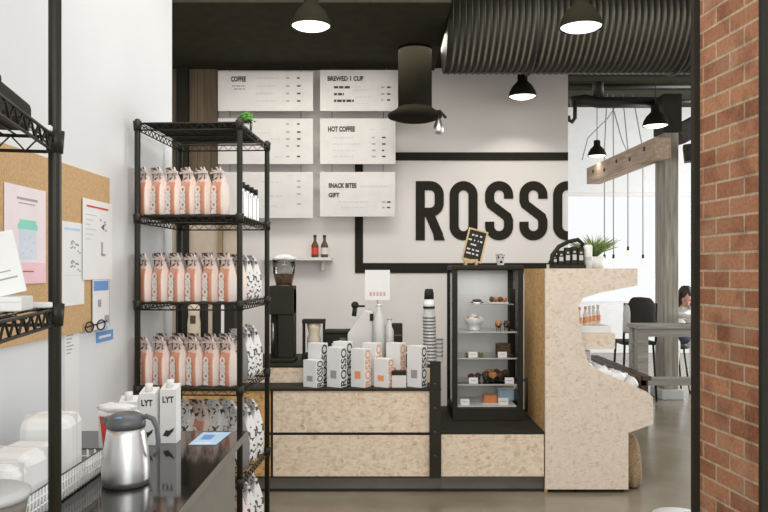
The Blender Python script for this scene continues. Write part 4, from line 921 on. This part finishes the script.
# LYT cartons
def carton(px, Y, h, w, label, txt=True, rz=0):
    t = thing('milk_carton', label, 'carton', (PX(px, Y), Y, ZC), rz, 'white milk cartons on the black counter')
    MB().box(-w/2, w/2, -w/2, w/2, 0, h-.02).add([(-w/2, -w/2, h-.02), (w/2, -w/2, h-.02), (w/2, w/2, h-.004), (-w/2, w/2, h-.004), (-w/2, w/2, h-.02), (w/2, w/2, h-.02)], [(0,1,2,3), (3,2,5,4), (0,3,4), (1,5,2)]).build('carton', 'white', t, bevel=.0015)
    MB().lathe([(.014, h-.016), (.014, h+.014), (.0001, h+.015)], n=16, c=(0, -.005, 0)).build('cap', 'white', t)
    if txt:
        MB().text('LYT', .042, .024, Matrix.Translation((0, -w/2-.0008, h*.74)) @ FACE, 0, .04).build('lettering', 'ink', t)
    m = MB(); m.prism([(-.02, .03), (.0, .025), (.018, .045), (.024, .06), (.004, .048), (-.008, .05)], -w/2-.0015, -w/2-.0005)
    m.build('leaf_mark', 'ink', t)
carton(149.5, 2.80, .212, .060, 'white LYT milk carton on the side nearer the carafe')
carton(170.5, 2.83, .222, .062, 'white LYT milk carton on the side nearer blue flyer')
carton(129, 2.74, .19, .062, 'white carton half hidden behind the steel carafe', False, R(10))
# basket with paper goods
t = thing('wire_basket', 'white wire basket of paper stacks on black counter', 'basket', (-1.05, 2.1, ZC))
bx0, bx1, by0, by1, bh = -1.19, -.905, 1.83, 2.40, .075
m = MB()
for z in (.004, bh): m.tube([(bx0, by0, ZC+z), (bx1, by0, ZC+z), (bx1, by1, ZC+z), (bx0, by1, ZC+z)], .003, 6, closed=True)
m.build('rim', 'dsteel', t, world=True)
m = MB()
n = 30
for i in range(n+1):
    y = by0+(by1-by0)*i/n
    for x in (bx0, bx1): m.tube([(x, y, ZC+.004), (x, y, ZC+bh)], .0035, 4)
for i in range(13):
    x = bx0+(bx1-bx0)*i/12
    for y in (by0, by1): m.tube([(x, y, ZC+.004), (x, y, ZC+bh)], .0035, 4)
for z in (.028, .052): m.tube([(bx0, by0, ZC+z), (bx1, by0, ZC+z), (bx1, by1, ZC+z), (bx0, by1, ZC+z)], .003, 4, closed=True)
m.box(bx0, bx1, by0, by1, ZC+.001, ZC+.006); m.build('mesh', 'white', t, world=True)
for k, (x, y, w, d_, h, rz) in enumerate([(-1.02, 2.29, .15, .17, .20, 8), (-1.0, 2.06, .15, .2, .155, -4), (-1.0, 1.9, .16, .10, .15, 3)]):
    t = thing('napkin_stack', 'white paper stack in wire basket, %s' % ['on carafe side', 'between two other stacks', 'on tub side'][k], 'napkins', (x, y, ZC+.0075), R(rz), 'white paper stacks in the basket')
    MB().box(-w/2, w/2, -d_/2, d_/2, 0, h).build('stack', 'white', t, bevel=.03); MB().box(-w/2-.001, w/2+.001, -.004, .004, 0, h+.001).build('band', 'offw', t)
for k in range(6):
    t = thing('cup_lid', 'white plastic cup lid, number %s up in the pile at left' % ['one', 'two', 'three', 'four', 'five', 'six'][k], 'cup lid', (PX(34, 1.86), 1.865, .0), 0, 'white lids piled at left') if 0 else None
t = thing('red_pouch', 'red sided white paper bag behind the steel carafe', 'bag', (PX(112, 2.52), 2.56, ZC), R(0))
MB().prism([(-.05, 0), (.06, 0), (.075, .165), (-.055, .175)], -.03, .03, 'Y').build('bag', 'white', t, bevel=.008)
MB().prism([(-.03, .04), (.0, .02), (.03, .15), (-.045, .155)], -.034, -.0305, 'Y').build('red_panel', 'red', t)
MB().blob((.0, 0, .178), .066, .04, .016, n=14, amp=.3, seed=2).build('fold', 'white', t)
# flyers on counter
t = thing('flyer', 'blue and white flyer lying on the black counter end', 'flyer', (PX(208, 2.87), 2.87, ZC))
MB().add([P(188, 446, 2.76)*Vector((1,1,0)).x if 0 else (PX(188.5,2.77), 2.77, ZC+.003), (PX(216,2.77), 2.77, ZC+.003), (PX(231,2.98), 2.98, ZC+.003), (PX(203,2.98), 2.98, ZC+.003), (PX(188.5,2.77), 2.77, ZC+.001), (PX(216,2.77), 2.77, ZC+.001), (PX(231,2.98), 2.98, ZC+.001), (PX(203,2.98), 2.98, ZC+.001)], [(0,1,2,3), (4,7,6,5), (0,4,5,1), (1,5,6,2), (2,6,7,3), (3,7,4,0)]).build('sheet', 'lblue', t, world=True)
MB().box(PX(201,2.87), PX(212,2.87), 2.85, 2.93, ZC+.0032, ZC+.0036).build('blue_print', 'blue', t, world=True); MB().box(PX(194,2.79), PX(211,2.79), 2.78, 2.80, ZC+.0032, ZC+.0036).build('white_print', 'white', t, world=True)

# ------------------------------------------------------------------ corkboard and papers on the left wall
def wy(px): return -WX*FP/(384-px)       # depth where the left wall meets this column
def wq(px, py, off=0.): Y = wy(px); return (WX+off, Y, PZ(py, Y))
def wallrect(mb, pxa, pxb, zt_, zb_, x0, x1, mi=0): mb.box(WX+x0, WX+x1, wy(pxa), wy(pxb), zb_, zt_, mi)
ct = PZ(178.6, wy(107.5)); cb = PZ(326, wy(107.5))
m = MB(); wallrect(m, -140, 107, ct, cb, .001, .012); tag(m.build('corkboard', 'cork'), 'large cork notice board on white wall', 'notice board')
def paper(name, label, pa, pb, yt, yb, mm, extra=(), off=.014, cat='paper'):
    # pa/pb: left and right columns, yt/yb: top and bottom heights measured at column pb
    q_ = (WX+off)/WX; Yb_ = wy(pb)*q_; zt_ = PZ(yt, Yb_); zb_ = PZ(yb, Yb_)
    m = MB().box(WX+off, WX+off+.001, wy(pa)*q_, Yb_, zb_, zt_, 0); mats = [mm]
    Ya = wy(pa)*q_
    for (nm_, ink, rects) in extra:
        mats.append(ink)
        for (u0, u1, v0, v1) in rects:
            m.box(WX+off+.0009, WX+off+.0013+.0001*len(mats), Ya+(Yb_-Ya)*u0, Ya+(Yb_-Ya)*u1, zb_+(zt_-zb_)*v0, zb_+(zt_-zb_)*v1, len(mats)-1)
    return tag(m.build(name, mats), label, cat)
def lines(u0, u1, v, n, dv, h=.012): return [(u0, u1-(.1*(i % 3)), v-i*dv, v-i*dv+h) for i in range(n)]
def dots(u0, u1, v0, v1, n):
    rr = random.Random(n); return [(a, a+.06, b, b+.022) for a, b in [(rr.uniform(u0, u1-.06), rr.uniform(v0, v1-.022)) for _ in range(n)]]
pt = paper('poster', 'pink poster with a mint green cup drawing on corkboard', 4, 45.5, 191.5, 283, 'pinkl', [
    ('pink_field', 'pink', [(0, 1, 0, .22)]), ('heading', 'grayink', [(.28, .78, .86, .885), (.32, .72, .82, .832)]),
    ('cup_lid', 'mint', [(.30, .78, .56, .62), (.34, .74, .62, .66)]), ('cup', mat('lilac_ink', (.62,.68,.76), .6), [(.33, .75, .26, .56)]), ('cup_marks', 'paleink', [(a, a+.03, b, b+.02) for a, b in [(.40,.3),(.5,.36),(.62,.33),(.45,.45),(.58,.48),(.66,.42)]]), ('caption', 'red', [(.38, .68, .12, .135)])], cat='poster')
paper('notice', 'white notice with blue heading on corkboard beside black post', 62, 84, 224, 304, 'white', [('heading', 'lblue', [(.1, .8, .9, .93)]), ('symbols', 'grayink', dots(.35, .9, .62, .8, 12)+dots(.35, .9, .4, .56, 12)), ('rule', 'paleink', [(.1, .9, .36, .365)])], off=.0125)
paper('notice', 'white notice with red heading on corkboard edge beside coffee rack', 82.5, 112, 204.5, 279, 'white', [('heading', 'red', [(.12, .85, .9, .925)]), ('symbols', 'grayink', dots(.5, .8, .62, .78, 10)+[(.6, .66, .32, .48), (.6, .75, .3, .33)]), ('lines', 'paleink', lines(.1, .45, .8, 6, .06))], off=.017)
paper('flyer', 'blue headed flyer pinned low at corkboard corner', 92.5, 109, 279.5, 327, 'white', [('blue_block', 'blue', [(.05, .95, .78, .98)]), ('photo', 'grayink', [(.3, .5, .45, .6), (.7, .98, .1, .26)]), ('blue_mark', 'lblue', [(.6, .95, .0, .1)])], off=.0185)
paper('flyer', 'blue sticker on wall just below the blue headed flyer', 96, 113, 329, 339, 'blue', [('white_line', 'white', [(.15, .85, .35, .6)])], off=.001)
paper('notice', 'white sheet with grey lines hanging below the corkboard', 64, 79, 327, 425, 'white', [('lines', 'grayink', lines(.15, .6, .93, 6, .035))], off=.001)
# little black glasses-like wire holder under the flyers
t = thing('wire_clip', 'small black wire holder on wall below corkboard', 'holder', (WX, wy(93), PZ(330, wy(93))))
ya_, zz_ = wy(90), PZ(326, wy(90))
for k in range(2):
    c0 = Vector((WX+.022, ya_-.06+k*.13, zz_)); MB().tube([c0+Vector((0, .045*math.cos(a), .022*math.sin(a))) for a in [2*PI*i/12 for i in range(12)]], .003, 5, closed=True).build('loop', 'black', t, world=True)
MB().tube([(WX+.022, ya_-.105, zz_), (WX+.02, ya_+.14, zz_+.012)], .003, 5).tube([(WX, ya_+.02, zz_), (WX+.022, ya_+.02, zz_)], .003, 5).build('arm', 'black', t, world=True)

# ------------------------------------------------------------------ light
def area(loc, rot, sx, sy, e, col=(1,1,1)):
    L = bpy.data.lights.new('area_light', 'AREA'); L.shape = 'RECTANGLE'; L.size = sx; L.size_y = sy; L.energy = e; L.color = col
    o = bpy.data.objects.new('area_light', L); C.objects.link(o); o.location = loc; o.rotation_euler = rot; return o
area((.8, -1.8, 2.4), (R(80), 0, 0), 4.5, 2.6, 110, (1,.98,.95))           # shop windows behind the camera
area((7.6, 9.5, 2.4), (R(90), 0, R(90)), 5, 3.6, 420, (.98,.99,1))         # area lamp added to brighten the far seating area
area((.2, 3.0, 4.3), (R(52), 0, 0), 3.2, 1.0, 80, (1,.95,.88))        # warm lamp added to brighten the back wall and counter
area((-.5, 6.1, 3.40), (0, 0, 0), 2.0, .5, 16, (1,.94,.86))  # warm lamp added under the soffit to lift the back wall
L = bpy.data.lights.new('case_fill', 'AREA'); L.shape = 'RECTANGLE'; L.size = .4; L.size_y = .3; L.energy = .7; lo = bpy.data.objects.new('case_fill', L); C.objects.link(lo); lo.location = ((cx0+cx1)/2, 5.85, cz1-.05)  # lamp added inside the case to brighten its interior
w = bpy.data.worlds.new('World'); bpy.context.scene.world = w; w.use_nodes = True
bg = w.node_tree.nodes['Background']; bg.inputs[0].default_value = (.97,.985,1,1); bg.inputs[1].default_value = 1.0
sc = bpy.context.scene
sc.view_settings.view_transform = 'Standard'; sc.view_settings.look = 'None'; sc.view_settings.exposure = 0.0
cam = bpy.data.cameras.new('Camera'); co = bpy.data.objects.new('Camera', cam); C.objects.link(co); sc.camera = co
co.location = (0, 0, CH); co.rotation_euler = (PI/2, 0, 0)
cam.sensor_width = 36; cam.lens = FP/768*36; cam.shift_y = (HY-256)/768; cam.clip_start = .05
